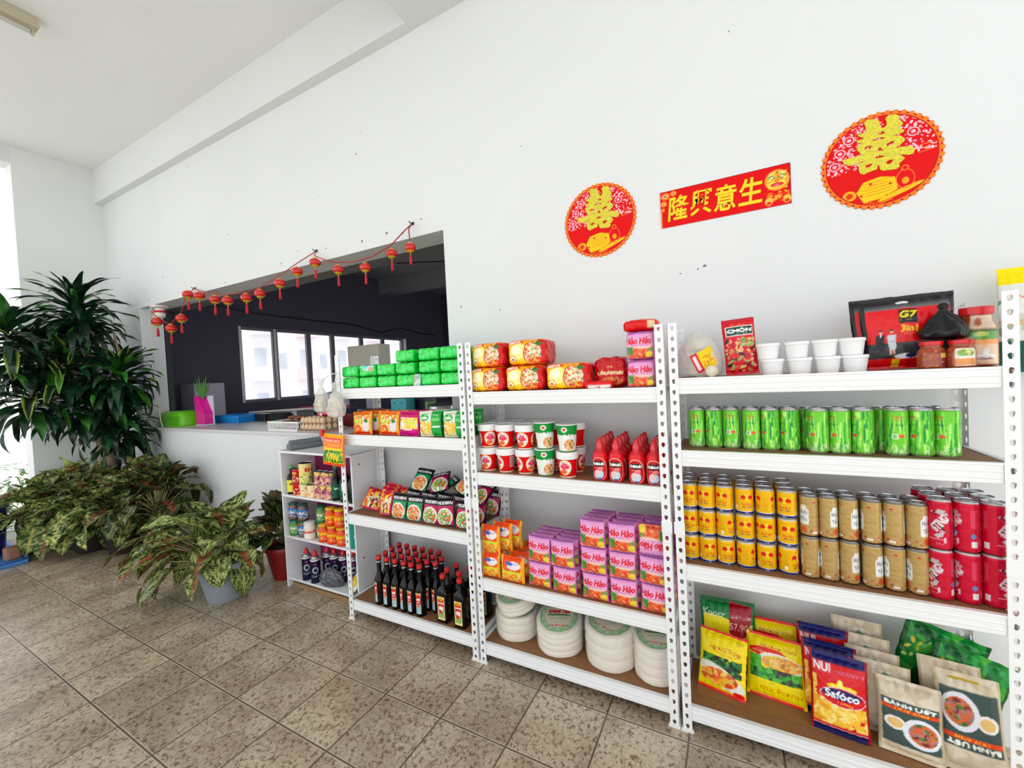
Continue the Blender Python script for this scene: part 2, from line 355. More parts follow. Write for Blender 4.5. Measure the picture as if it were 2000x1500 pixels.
class Art:
    """W x H metres of print; v runs up. colours 0-255"""
    def __init__(s, W, H, bg, px=700):
        s.W, s.H = W, H; s.nx = max(8, int(W*px)); s.ny = max(8, int(H*px)); s.a = np.zeros((s.ny, s.nx, 3)); s.a[:] = np.array(bg)/255.
        s.X, s.Y = np.meshgrid((np.arange(s.nx)+.5)/s.nx, (np.arange(s.ny)+.5)/s.ny); s.rs = np.random.RandomState(3)
    def put(s, m, c, al=1): s.a[m] = s.a[m]*(1-al)+np.array(c)/255.*al; return s
    def rect(s, x0, y0, x1, y1, c, al=1): return s.put((s.X >= x0) & (s.X <= x1) & (s.Y >= y0) & (s.Y <= y1), c, al)
    def ell(s, x, y, rx, ry, c, rot=0, al=1, clip=None):
        dx, dy = (s.X-x)*s.W, (s.Y-y)*s.H; a, b = dx*cos(rot)+dy*sin(rot), -dx*sin(rot)+dy*cos(rot)
        m = (a/(rx*s.W))**2+(b/(ry*s.H))**2 <= 1
        if clip is not None: m &= clip
        return s.put(m, c, al)
    def ring(s, x, y, rx, ry, c, t=.12):
        d = np.sqrt(((s.X-x)/rx)**2+((s.Y-y)/ry)**2); return s.put((d <= 1) & (d >= 1-t), c)
    def inell(s, x, y, rx, ry): return ((s.X-x)/rx)**2+((s.Y-y)/ry)**2 <= 1
    def poly(s, pts, c, al=1):
        m = np.zeros(s.X.shape, bool); n = len(pts)
        for i in range(n):
            x0, y0 = pts[i]; x1, y1 = pts[(i+1) % n]
            if y0 == y1: continue
            m ^= ((s.Y >= min(y0, y1)) & (s.Y < max(y0, y1)) & (s.X < (x1-x0)*(s.Y-y0)/(y1-y0)+x0))
        return s.put(m, c, al)
    def grad(s, y0, y1, c0, c1):
        m = (s.Y >= y0) & (s.Y <= y1); t = ((s.Y-y0)/(y1-y0))[m][:, None]; s.a[m] = np.array(c0)/255.*(1-t)+np.array(c1)/255.*t; return s
    def noise(s, amt=.05, n=6, m=None):
        f = np.zeros(s.X.shape)
        for k in range(n):
            a, b, p = s.rs.uniform(-60, 60), s.rs.uniform(-60, 60), s.rs.uniform(0, 6); f += np.sin(a*s.X+b*s.Y+p)
        f = f/n*amt
        if m is None: s.a += f[:, :, None]
        else: s.a[m] += f[m][:, None]
        s.a = s.a.clip(0, 1); return s
    def food(s, x, y, rx, ry, pal, n=70, size=.16, strands=0, seed=1):
        rs = np.random.RandomState(seed); clip = s.inell(x, y, rx, ry); s.put(clip, pal[0])
        for i in range(n):
            c = pal[rs.randint(len(pal))]; r, t = sqrt(rs.uniform(0, .95)), rs.uniform(0, 6.28); q = size*rs.uniform(.5, 1.2)
            s.ell(x+rx*r*cos(t), y+ry*r*sin(t), rx*q, rx*s.W/s.H*q*rs.uniform(.25, .7), [v*rs.uniform(.85, 1.1) for v in c], rot=rs.uniform(0, 3.1), clip=clip)
        return s
    def scatter(s, x0, y0, x1, y1, pal, n=60, size=.05, seed=1, asp=.5):
        rs = np.random.RandomState(seed); clip = (s.X >= x0) & (s.X <= x1) & (s.Y >= y0) & (s.Y <= y1)
        for i in range(n):
            c = pal[rs.randint(len(pal))]; q = size*rs.uniform(.5, 1.2)
            s.ell(rs.uniform(x0, x1), rs.uniform(y0, y1), q, q*s.W/s.H*asp, c, rot=rs.uniform(0, 3.1), clip=clip)
        return s
    def text(s, t, x, y, h, c, w=None, rot=0, shear=0, bold=0, flip=False):
        """x,y centre in 0..1, h and w as fractions of H and W"""
        v, tr, asp = text_tris(t); sy = h*s.H; sx = sy if w is None else w*s.W/max(asp, 1e-6)
        P = np.stack([v[:, 0]*sx+v[:, 1]*shear*sy, v[:, 1]*sy], 1)
        if flip: P = -P
        cr, sr = cos(rot), sin(rot); P = np.stack([P[:, 0]*cr-P[:, 1]*sr, P[:, 0]*sr+P[:, 1]*cr], 1)
        px = (x+P[:, 0]/s.W)*s.nx-.5; py = (y+P[:, 1]/s.H)*s.ny-.5
        mask = np.zeros(s.X.shape, bool)
        for a, b, d in tr:
            xs, ys = px[[a, b, d]], py[[a, b, d]]; x0, x1, y0, y1 = int(max(0, math.floor(xs.min()))), int(min(s.nx-1, math.ceil(xs.max()))), int(max(0, math.floor(ys.min()))), int(min(s.ny-1, math.ceil(ys.max())))
            if x1 < x0 or y1 < y0: continue
            gx, gy = np.meshgrid(np.arange(x0, x1+1), np.arange(y0, y1+1)); D = (ys[1]-ys[2])*(xs[0]-xs[2])+(xs[2]-xs[1])*(ys[0]-ys[2])
            if abs(D) < 1e-9: continue
            l0 = ((ys[1]-ys[2])*(gx-xs[2])+(xs[2]-xs[1])*(gy-ys[2]))/D; l1 = ((ys[2]-ys[0])*(gx-xs[2])+(xs[0]-xs[2])*(gy-ys[2]))/D
            mask[y0:y1+1, x0:x1+1] |= (l0 >= -.02) & (l1 >= -.02) & (l0+l1 <= 1.02)
        for k in range(int(bold)):
            mm = mask.copy(); mm[1:] |= mask[:-1]; mm[:-1] |= mask[1:]; mm[:, 1:] |= mask[:, :-1]; mm[:, :-1] |= mask[:, 1:]; mask = mm
        return s.put(mask, c)
    def get(s, u, v):
        u = np.clip(np.asarray(u, float), 0, 1)*(s.nx-1); v = np.clip(np.asarray(v, float), 0, 1)*(s.ny-1)
        i, j = np.floor(u).astype(int).clip(0, s.nx-2), np.floor(v).astype(int).clip(0, s.ny-2); a, b = (u-i)[..., None], (v-j)[..., None]
        A = s.a; return A[j, i]*(1-a)*(1-b)+A[j, i+1]*a*(1-b)+A[j+1, i]*(1-a)*b+A[j+1, i+1]*a*b
def grid_mesh(name, sheets, m, smooth=True, weld=False):
    """sheets: list of (P[ny,nx,3], C[ny,nx,3] in 0..1 sRGB, reverse)"""
    V = []; F = []; Cc = []; b = 0
    for P, C, rev in sheets:
        ny, nx = P.shape[:2]; V.append(P.reshape(-1, 3)); Cc.append(np.broadcast_to(C, (ny, nx, 3)).reshape(-1, 3))
        i, j = np.meshgrid(np.arange(nx-1), np.arange(ny-1)); a = (b+j*nx+i).ravel(); q = np.stack([a, a+1, a+nx+1, a+nx], 1)
        F.append(q[:, ::-1] if rev else q); b += nx*ny
    V = np.concatenate(V); F = np.concatenate(F); Cc = np.concatenate(Cc); lu = Cc.mean(1, keepdims=True); Cc = s2l((lu+(Cc-lu)*1.14).clip(0, 1))
    me = bpy.data.meshes.new(name); me.vertices.add(len(V)); me.vertices.foreach_set('co', V.ravel().astype(np.float32))
    me.loops.add(len(F)*4); me.loops.foreach_set('vertex_index', F.ravel().astype(np.int32))
    me.polygons.add(len(F)); me.polygons.foreach_set('loop_start', np.arange(len(F), dtype=np.int32)*4)
    me.update(calc_edges=True); me.validate()
    a = me.color_attributes.new('Col', 'FLOAT_COLOR', 'POINT'); a.data.foreach_set('color', np.concatenate([Cc, np.ones((len(Cc), 1))], 1).ravel().astype(np.float32))
    me.materials.append(m)
    if smooth: me.polygons.foreach_set('use_smooth', [True]*len(me.polygons))
    return me
FOIL = printed('glossy_printed_film', .26, bump=.25, bscale=55, coat=.05)
FOILM = printed('soft_printed_film', .38, bump=.2, bscale=40)
PAPER = printed('printed_label', .45)
CANM = printed('printed_can_enamel', .24, metal=.3, coat=.08)
def waves(rs, n, f):
    k = [(rs.uniform(-f, f), rs.uniform(-f, f), rs.uniform(0, 6.3), rs.uniform(.4, 1)) for _ in range(n)]
    return lambda x, y: sum(a*np.sin(p*x+q*y+r) for p, q, r, a in k)/n
def bag(W, H, T, art, seed=1, back=None, res=330, puff=2.6, seal=.06, wr=.004, m=None, name='pack', fan=0, side=None):
    """pillow bag standing up: base centre at the origin, front toward -Y"""
    rs = np.random.RandomState(seed); nx, ny = max(14, int(W*res)), max(14, int(H*res))
    u, v = np.meshgrid(np.linspace(0, 1, nx), np.linspace(0, 1, ny))
    gu = (1-np.abs(2*u-1)**puff).clip(0)**.6; t = ((v-seal)/(1-2*seal)).clip(0, 1); gv = (1-np.abs(2*t-1)**(puff*1.3)).clip(0)**.55
    g = gu*gv; w1 = waves(rs, 7, 26); w2 = waves(rs, 6, 9)
    ridge = np.sin(u*rs.uniform(38, 50)+3*w2(u*2, v))*np.exp(-np.minimum(t, 1-t)*9)
    sheets = []
    for sgn in (-1, 1):
        y = sgn*(T/2*g+wr*(.5*w1(u*3, v*3)*g**.4+ridge*gu*.7*(g > 0)))
        y = np.where(g <= .001, .0006*sgn, y) + wr*.8*w2(u*4, 1+v*3)*(1-gv)*(1 if True else sgn)
        x = (u-.5)*W*(1-.035*gv*(1-np.abs(2*v-1)))+wr*.5*w2(v*6, 2.)
        z = v*H+wr*.5*w2(u*5, 3.)*(v > .5)
        z[-1, ::2] -= .0025; z[0, ::2] += .0018; z = np.maximum(z, 0)
        P = np.stack([x, y, z], -1)
        if sgn < 0: C = art.get(u, v)
        else:
            C = (back.get(1-u, v) if back else art.get(1-u, v))
        if side is not None:
            k = ((g < .5) & (np.abs(2*u-1) > .9))[..., None]; C = np.where(k, np.array(side)/255., C)
        sheets.append((P, C, sgn > 0))
    return grid_mesh(name, sheets, m or FOIL)
def softbox(W, D, H, front, side=(200, 0, 0), top=None, seed=1, e=9, wr=.0035, res=230, m=None, name='pack', right=None):
    """bulging film-wrapped block, base centre at origin, front toward -Y"""
    rs = np.random.RandomState(seed); ws = waves(rs, 8, 45); ws2 = waves(rs, 8, 45)
    sheets = []; half = np.array([W/2, D/2, H/2])
    for ax, sg in ((1, -1), (1, 1), (0, -1), (0, 1), (2, 1), (2, -1)):
        o = [i for i in range(3) if i != ax]; na, nb = max(8, int(half[o[0]]*2*res)), max(8, int(half[o[1]]*2*res))
        a, b = np.meshgrid(np.linspace(-1, 1, na), np.linspace(-1, 1, nb)); q = np.zeros(a.shape+(3,)); q[..., o[0]] = a; q[..., o[1]] = b; q[..., ax] = sg
        k = (np.abs(q)**e).sum(-1)**(1/e); q = q/k[..., None]; P = q*half
        d = wr*(ws(P[..., 0]*3, P[..., 2]*3+P[..., 1]*2)+.6*ws2(P[..., 0]*5-P[..., 1]*4, P[..., 2]*6)); P = P+q*d[..., None]
        P[..., 2] = np.maximum(P[..., 2]+H/2, 0)
        u, v = (a+1)/2, (b+1)/2
        if ax == 1: C = front.get(u if sg < 0 else 1-u, v)
        elif ax == 0: C = (right.get(u, v) if right is not None and sg > 0 else np.broadcast_to(np.array(side)/255., P.shape))
        else: C = np.broadcast_to(np.array(top if top is not None else side)/255., P.shape)
        rev = (ax == 1 and sg > 0) or (ax == 0 and sg < 0) or (ax == 2 and sg < 0)
        sheets.append((P, C, rev))
    return grid_mesh(name, sheets, m or FOIL)
def wrap(prof, art, n=56, m=None, name='body', rows=None, v0=0, v1=1):
    """lathe with wrapped art. prof: list of (r,z); art u = angle starting at the back"""
    z = np.array([p[1] for p in prof]); r = np.array([p[0] for p in prof])
    L = np.concatenate([[0], np.cumsum(np.hypot(np.diff(r), np.diff(z)))]); N = rows or 40
    s_ = np.linspace(0, L[-1], N); rr = np.interp(s_, L, r); zz = np.interp(s_, L, z); zmin, zmax = z.min(), z.max()
    u, k = np.meshgrid(np.linspace(0, 1, n+1), np.arange(N)); th = -pi/2+(u-.5)*2*pi
    P = np.stack([rr[k]*np.cos(th), rr[k]*np.sin(th), zz[k]], -1); C = art.get(u, (zz[k]-zmin)/(zmax-zmin))
    return grid_mesh(name, [(P, C, False)], m or CANM)
def sub(me, name, parent, loc=None): return mk(name, me, parent, loc=loc)
ALU = mat('brushed_aluminium', (190, 192, 196), .3, metal=1)
RED = mat('red_cap_plastic', (214, 22, 26), .3); CLEAR = mat('clear_plastic_film', (245, 248, 250), .08, trans=1, alpha=.28)
# ---------------------------------------------------------------- drinks on the right-hand unit
def ordn(i): return ('first', 'second', 'third', 'fourth', 'fifth', 'sixth', 'seventh', 'eighth', 'ninth', 'tenth', 'eleventh', 'twelfth')[i]
def can_kind(r, h, art, neck=.006):
    prof = [(r*.8, 0), (r*.84, .002), (r, .007), (r, h-.012), (r*.86, h-.003)]
    body = wrap(prof, art, 112, name="can_body", rows=84)
    mb = MB(); mb.lathe([(r*.80, h-.004), (r*.88, h-.0035), (r*.89, h), (r*.84, h), (r*.82, h-.003), (.0005, h-.003)], 28); pass
    mb.rings([[Vector((x*.011, y*.007+.003, z)) for x, y in [(cos(a), sin(a)) for a in [2*pi*i/10 for i in range(10)]]] for z in (h-.003, h-.0015)])
    lid = mb.mesh('lid', ALU, True); lid.set_sharp_from_angle(angle=radians(40))
    def b():
        t = empty('drink_can'); sub(body, 'can_body', t); sub(lid, 'lid', t); return t
    return Kind(b)
def green_can_art():
    a = Art(.2, .16, (110, 190, 60)); rs = np.random.RandomState(2)
    for i in range(90): a.ell(rs.rand(), rs.uniform(.12, .92), rs.uniform(.006, .02), rs.uniform(.08, .3), [(60, 160, 60), (150, 220, 90), (190, 235, 130), (40, 140, 70), (120, 205, 80)][rs.randint(5)], rot=rs.uniform(-.12, .12))
    for i in range(40): a.ell(rs.rand(), rs.uniform(.04, .2), .008, .07, (215, 228, 190), rot=rs.uniform(-.5, .5))
    a.rect(0, .965, 1, 1, (200, 205, 200)); a.rect(0, 0, 1, .03, (190, 195, 190))
    for x in (.25, .75):
        a.ell(x-.03, .42, .045, .062, (225, 240, 215)); a.ell(x-.03, .42, .03, .042, (90, 160, 90)); a.text('Bi', x-.03, .42, .04, (240, 250, 240)); a.ell(x+.055, .43, .042, .035, (225, 90, 60)); a.text('Wonder', x, .84, .055, (205, 50, 45), .16); a.text('farm', x, .78, .04, (225, 70, 60), .1); a.text('BÍ ĐAO', x, .67, .05, (30, 110, 60), .16)
    return a
gc = can_kind(.0322, .166, green_can_art())
zC = [z-.0022 for z in LEV['C']]; zB = [z-.0022 for z in LEV['B']]; zA = [z-.0022 for z in LEV['A']]
rnd = random.Random(11)
GX = (2.116, 2.183, 2.249, 2.320, 2.386, 2.451, 2.538, 2.603, 2.669, 2.763, 2.829, 2.894)
GY = (.125, .125, .125, .112, .112, .112, .09, .09, .09, .095, .095, .095)
for i in range(12):
    gc((GX[i], GY[i], zC[1]), 'green drink can, %s from the left in the front row on the upper middle shelf' % ordn(i), 'drink can', 'green drink cans', rz=rnd.choice((0, .5, -.5, 1.4, pi+.3)))
for i in range(12):
    g = i//3; gc((GX[i]-(0, 0, .018, .022)[g], GY[i]+.068, zC[1]), 'green drink can in the back row, behind the %s front green can' % ordn(i), 'drink can', 'green drink cans', rz=rnd.choice((0, .5, 2, pi)))
def bull_art():
    a = Art(.22, .105, (232, 182, 22)); a.rect(0, .94, 1, 1, (205, 205, 205)); a.rect(0, 0, 1, .04, (210, 210, 205)); a.rect(0, .04, 1, .13, (28, 40, 120)); a.rect(0, .13, 1, .145, (225, 225, 225))
    for x in (.02, .25, .5, .75):
        pass
    for x in (.12, .5, .88):
        a.ell(x, .66, .055, .115, (250, 214, 60))
        for s in (-1, 1):
            P = [(0.012, .62), (.02, .70), (.04, .74), (.07, .745), (.095, .70), (.105, .63), (.095, .60), (.088, .55), (.08, .60), (.055, .60), (.05, .54), (.042, .60), (.028, .60)]
            a.poly([(x+s*(p+.004), q) for p, q in P], (205, 36, 32))
        a.text('Red Bull', x, .40, .10, (205, 36, 32), .17); a.text('ENERGY DRINK', x, .29, .045, (28, 40, 120), .16); a.text('250ml', x, .085, .05, (240, 240, 240), .07)
    for x in (.31, .69):
        for k in range(7): a.rect(x-.035, .25+k*.07, x+.035, .265+k*.07, (190, 130, 20))
    a.rect(.28, .2, .33, .33, (245, 245, 240)); return a
rc = can_kind(.0333, .110, bull_art())
RX = (2.078, 2.145, 2.213, 2.285, 2.357, 2.430)
for lay in range(3):
    for row in range(3):
        for i in range(6):
            if row == 2 and lay < 2: continue
            rc((RX[i], .088+row*.0712+.0012*i*0, zC[2]+lay*.1106), 'squat yellow energy drink can with red bulls, %s column from left, %s layer, %s row' % (ordn(i), ('bottom', 'middle', 'top')[lay], ('front', 'second', 'rear')[row]), 'drink can', 'yellow energy drink cans', rz=rnd.choice((0, .25, -.35, .9, -1.2, 2.4)))
def nest_art():
    a = Art(.18, .155, (186, 158, 104)); a.noise(.05); a.rect(0, .955, 1, 1, (120, 118, 116)); a.rect(0, 0, 1, .05, (90, 70, 55)); a.scatter(0, .05, 1, .2, [(205, 165, 110), (150, 110, 70), (200, 120, 70)], 60, .03)
    for x in (.2, .7):
        a.poly([(x-.09, .30), (x+.09, .30), (x+.10, .36), (x+.10, .64), (x+.06, .70), (x+.05, .76), (x-.05, .76), (x-.06, .70), (x-.10, .64), (x-.10, .36)], (238, 240, 238))
        a.text('Nước', x, .60, .11, (70, 84, 100), .15); a.text('Yến', x, .44, .13, (70, 84, 100), .13); a.ell(x, .18, .06, .07, (200, 96, 50)); a.rect(x+.16, .09, x+.26, .14, (240, 240, 235)); a.ell(x+.2, .84, .03, .02, (200, 60, 40))
    return a
nc = can_kind(.0292, .160, nest_art())
for g, xs in enumerate(((2.500, 2.559, 2.619), (2.684, 2.745, 2.806))):
    for lay in range(2):
        for row in range(2):
            for i, x in enumerate(xs):
                nc((x, .086-.004*g+row*.0592, zC[2]+lay*.1606), 'slim gold drink can with white label, %s from left, %s layer, %s row' % (ordn(g*3+i), ('bottom', 'top')[lay], ('front', 'rear')[row]), 'drink can', 'gold drink cans', rz=rnd.choice((-.6, .2, .5, 1.1, 2.6)))
def sting_art():
    a = Art(.2, .165, (196, 22, 58)); rs = np.random.RandomState(4); a.noise(.04)
    a.rect(0, .965, 1, 1, (205, 205, 208)); a.rect(0, 0, 1, .03, (190, 60, 80))
    for x in (.28, .78):
        for k in range(14): a.ell(x+rs.uniform(-.09, .09), .55+rs.uniform(-.2, .24), rs.uniform(.012, .035), rs.uniform(.012, .05), [(150, 10, 40), (40, 20, 30), (190, 175, 180), (120, 8, 30)][rs.randint(4)], rot=rs.uniform(0, 3))
        a.poly([(x-.02, .83), (x+.08, .80), (x+.03, .72), (x-.06, .74)], (200, 190, 195)); a.poly([(x-.08, .30), (x+.07, .40), (x+.03, .28), (x-.03, .24)], (205, 195, 200))
        a.text('STING', x, .55, .15, (235, 232, 235), .26, rot=.95, shear=.2, bold=1)
        a.rect(x-.13, .215, x+.07, .225, (230, 200, 205)); a.rect(x+.05, .16, x+.075, .26, (235, 215, 220))
        a.text('330ml', x, .13, .035, (230, 200, 205), .09)
    a.rect(.50, .12, .58, .24, (240, 235, 235)); a.ell(.53, .34, .035, .05, (110, 140, 200)); a.rect(.49, .5, .56, .85, (214, 70, 98)); a.rect(.0, .12, .07, .24, (240, 235, 235)); a.rect(.0, .5, .05, .85, (214, 70, 98)); return a
sc = can_kind(.0319, .171, sting_art())
for lay in range(2):
    for row in range(3):
        for i, x in enumerate((2.866, 2.932, 2.9965)):
            sc((x-.004, .076+row*.0655, zC[2]+lay*.1715), 'pinkish red energy drink can, %s column, %s layer, %s row' % (('left', 'middle', 'right')[i], ('bottom', 'top')[lay], ('front', 'second', 'rear')[row]), 'drink can', 'red energy drink cans', rz=(((1.1, -.02, 2.0), (.55, .0, 2.0))[1-lay][i] if row == 0 else .3*row))
# ---------------------------------------------------------------- bags on the bottom right shelf
def leaner(me, name, x, y, z, lean, rz, label, cat, group=None, roll=0, sc=None):
    o = mk(name, me); o.location = (x, y, z); o.rotation_euler = (-lean, roll, rz)
    if sc: o.scale = sc
    settle(o, z)
    return tag(o, label, cat, group)
z4 = zC[3]+.002
a = Art(.225, .34, (236, 222, 40)); a.rect(0, .72, 1, 1, (12, 122, 56)); a.ell(.2, .70, .4, .08, (236, 222, 40)); a.rect(0, .93, 1, 1, (16, 96, 52))
a.poly([(.52, .58), (.55, .98), (.98, .93), (.88, .62), (.74, .50)], (150, 16, 30)); a.text('Knorr', .25, .80, .085, (245, 250, 245), .42, shear=.25); a.text('GIẢM CÒN', .76, .80, .05, (245, 220, 225), .38); a.text('57.900', .74, .67, .085, (255, 205, 205), .42)
for k, (t, c) in enumerate((('HẠT NÊM', (190, 60, 30)), ('THỊT THĂN', (20, 120, 60)), ('XƯƠNG ỐNG & TỦY', (20, 120, 60)))): a.text(t, .30+.06*k, .56-.085*k, .05, c, .34+.08*k)
a.food(.5, .17, .44, .12, [(220, 150, 60), (180, 60, 30), (240, 200, 120), (60, 130, 40)], 50, .2)
leaner(bag(.225, .335, .05, a, 3, side=(12, 110, 55)), 'seasoning_bag', 2.205, .255, z4, .16, .02, 'large green and yellow seasoning bag standing behind the small yellow packet', 'seasoning bag')
def xua(W, H, big):
    a = Art(W, H, (246, 220, 14)); a.rect(0, .955, 1, 1, (216, 30, 26)); a.rect(0, 0, 1, .05, (216, 30, 26))
    if not big:
        a.text('Hương Xưa', .55, .71, .075, (196, 96, 20), .62, shear=.2); a.ring(.6, .70, .3, .06, (196, 110, 20), .1); a.rect(.1, .695, .98, .80, (246, 220, 14), 0); a.rect(.8, .86, .93, .91, (225, 190, 20))
        a.scatter(.08, .34, .92, .60, [(30, 110, 40), (70, 150, 50), (20, 60, 30), (50, 30, 40)], 130, .09, 3)
        a.ell(.5, .28, .50, .15, (240, 236, 225), rot=-.35); a.food(.45, .26, .40, .14, [(240, 180, 60), (230, 130, 40), (250, 205, 100), (214, 90, 40)], 110, .2, seed=4)
        a.ell(.86, .08, .12, .04, (216, 30, 26))
    else:
        a.text('Hương Xưa', .55, .82, .06, (196, 90, 20), .6, shear=.2)
        a.ell(.36, .73, .32, .075, (216, 30, 26)); a.text('HOÀNH THÁNH', .36, .73, .03, (250, 235, 120), .5)
        a.ell(.62, .60, .40, .14, (244, 240, 230), rot=-.15); a.food(.60, .60, .34, .115, [(245, 200, 80), (230, 140, 50), (250, 215, 120), (240, 170, 70)], 120, .2, seed=7)
        a.scatter(.03, .32, .97, .50, [(50, 160, 50), (90, 185, 60), (30, 110, 40), (60, 50, 50)], 190, .08, 5); a.scatter(.03, .46, .25, .66, [(50, 160, 50), (90, 185, 60)], 60, .07, 6)
        a.text('Hương Xưa', .58, .18, .085, (200, 120, 20), .7, shear=.2, flip=True); a.scatter(.3, .27, .6, .285, [(140, 120, 10)], 12, .01, 2)
        for k, ch in enumerate('BÁNH PHỞ'): a.text(ch, .955, .66-.045*k, .035, (216, 40, 26), .05) if ch != ' ' else 0
    return a
XB = bag(.215, .27, .05, xua(.215, .27, True), 6, side=(236, 205, 14), name='pack'); XS = bag(.19, .245, .045, xua(.19, .245, False), 5, name='pack')
leaner(XB, 'noodle_bag', 2.385, .275, z4, .2, -.03, 'yellow noodle bag with red top edge, hidden behind the one showing a filled roll', 'noodle bag')
leaner(XB, 'noodle_bag', 2.378, .17, z4, .30, -.12, 'yellow bag with fried noodles and lettuce pictured, right of the small yellow bag', 'noodle bag', sc=(1, 1, .92))
leaner(XS, 'noodle_bag', 2.172, .125, z4, .30, -.24, 'small yellow bag with red bottom edge leaning against the green seasoning bag', 'noodle bag')
a = Art(.19, .30, (206, 22, 30)); a.rect(0, .88, 1, 1, (26, 28, 92)); a.rect(0, 0, 1, .09, (20, 22, 76)); a.rect(0, .09, 1, .10, (235, 220, 220)); a.rect(0, .115, 1, .12, (235, 200, 200))
a.text('NUI', .22, .82, .10, (245, 246, 250), .28, bold=1); a.text('MACARONI', .68, .80, .035, (196, 150, 205), .5)
a.scatter(.0, .14, .97, .45, [(240, 190, 70), (250, 210, 100), (230, 160, 50), (250, 225, 140)], 170, .10, 9, asp=.5); a.scatter(0, .45, .12, .7, [(240, 190, 70), (250, 210, 100)], 30, .06, 9)
a.ell(.55, .62, .26, .035, (240, 220, 60)); a.ell(.52, .66, .05, .05, (250, 240, 120)); a.ell(.56, .50, .40, .115, (240, 235, 240)); a.ell(.56, .50, .385, .105, (206, 22, 30)); a.ell(.54, .53, .34, .062, (26, 28, 92)); a.text('Safóco', .55, .525, .085, (250, 250, 252), .58, bold=1); a.text('1000g', .6, .43, .03, (250, 220, 80), .25)
SF = bag(.178, .285, .055, a, 8, side=(150, 14, 24), name='pack')
leaner(SF, 'pasta_bag', 2.555, .245, z4, .12, -.05, 'rearmost red macaroni bag with dark blue top, leaning toward the wall', 'pasta bag', sc=(1, 1, 1.08))
leaner(SF, 'pasta_bag', 2.56, .165, z4, .15, -.1, 'middle one of the three red macaroni bags', 'pasta bag')
leaner(SF, 'pasta_bag', 2.575, .080, z4, .22, -.12, 'front red macaroni bag with blue base, before the other two', 'pasta bag')
def uot(top):
    a = Art(.17, .33, (214, 200, 176)); a.noise(.05, 8); a.scatter(0, 0, 1, 1, [(222, 210, 190), (205, 190, 165)], 60, .18, 2)
    if top:
        a.rect(.06, .16, .94, .74, (70, 84, 80)); a.text('BÁNH ƯỚT', .5, .695, .06, (245, 245, 240), .78, bold=1); a.rect(.06, .61, .94, .655, (214, 80, 40)); a.text('DUY ANH', .52, .632, .034, (250, 200, 70), .5)
        a.ell(.26, .44, .17, .085, (240, 236, 228)); a.ell(.26, .44, .12, .058, (226, 190, 130)); a.ell(.66, .38, .29, .19, (232, 232, 240)); a.food(.68, .38, .22, .14, [(200, 110, 70), (60, 120, 60), (180, 130, 130), (120, 60, 60)], 40, .25, seed=5)
    else: a.ell(.55, .86, .28, .055, (190, 178, 158)); a.ell(.55, .86, .25, .045, (222, 214, 198)); a.poly([(.42, .84), (.68, .84), (.55, .89)], (120, 165, 130))
    a.rect(.3, .055, .78, .075, (190, 160, 60)); return a
UB = bag(.165, .31, .05, uot(False), 12, m=FOILM, side=(196, 180, 150), name='pack'); UF = bag(.175, .31, .06, uot(True), 13, m=FOILM, side=(196, 180, 150), name='pack')
UT = [('rearmost', 2.680, .300, 1.09), ('second from the back', 2.690, .250, .98), ('middle', 2.705, .203, .90), ('fourth from the back', 2.722, .157, .85)]
for t, x, y, s in UT: leaner(UB, 'rice_noodle_bag', x, y, z4, .10, -.1, 'clear rice noodle bag with small green triangle print, %s in its row' % t, 'rice noodle bag', 'rice noodle bags in a row', sc=(1, 1, s))
leaner(UF, 'rice_noodle_bag', 2.775, .072, z4, .24, -.14, 'rice noodle bag with a dark green food label the right way up', 'rice noodle bag', sc=(1, 1, .80))
au = uot(True); au.a = au.a[::-1, ::-1].copy(); UR = bag(.175, .31, .06, au, 14, m=FOILM, side=(196, 180, 150), name='pack')
leaner(UR, 'rice_noodle_bag', 2.935, .075, z4, .28, -.12, 'rice noodle bag with its dark food label upside down, front right corner', 'rice noodle bag', sc=(.92, 1, 1.0))
leaner(UB, 'rice_noodle_bag', 2.915, .155, z4, .2, -.1, 'plain clear rice noodle bag standing behind the one with the upside down label', 'rice noodle bag', sc=(1, 1, 1.0))
a = Art(.3, .4, (18, 112, 48)); a.scatter(0, 0, 1, 1, [(30, 140, 60), (10, 80, 34), (24, 126, 54), (70, 160, 60)], 90, .12, 3); a.scatter(0, .5, .6, .9, [(220, 190, 70), (190, 220, 120)], 16, .04, 3)
GB = bag(.25, .36, .05, a, 21, wr=.007, side=(10, 80, 34), name='pack')
leaner(GB, 'rice_bag', 2.855, .285, z4, .05, -.06, 'dark green glossy bag at the back of the bottom right shelf', 'bag', roll=.28, sc=(.95, 1, .98))
leaner(GB, 'rice_bag', 2.915, .225, z4, .10, -.10, 'bright green glossy bag in front of the darker green one', 'bag', roll=.30, sc=(.85, 1, .88))
mb = MB(); mb.box((2.075, .02, 0), (2.72, .335, .004)); o = mb.obj('cardboard_sheet', mat('corrugated_cardboard', (150, 108, 62), .8, bump=.1, bscale=30)); o.location = (0, 0, zC[3]); o.rotation_euler = (0, 0, 0)
o.scale = (1, 1, .4); tag(o, 'flat brown cardboard sheet under the yellow bags on the bottom right shelf', 'cardboard')
o.location = (.0, .07, zC[3]); o.scale = (1, .78, .4)

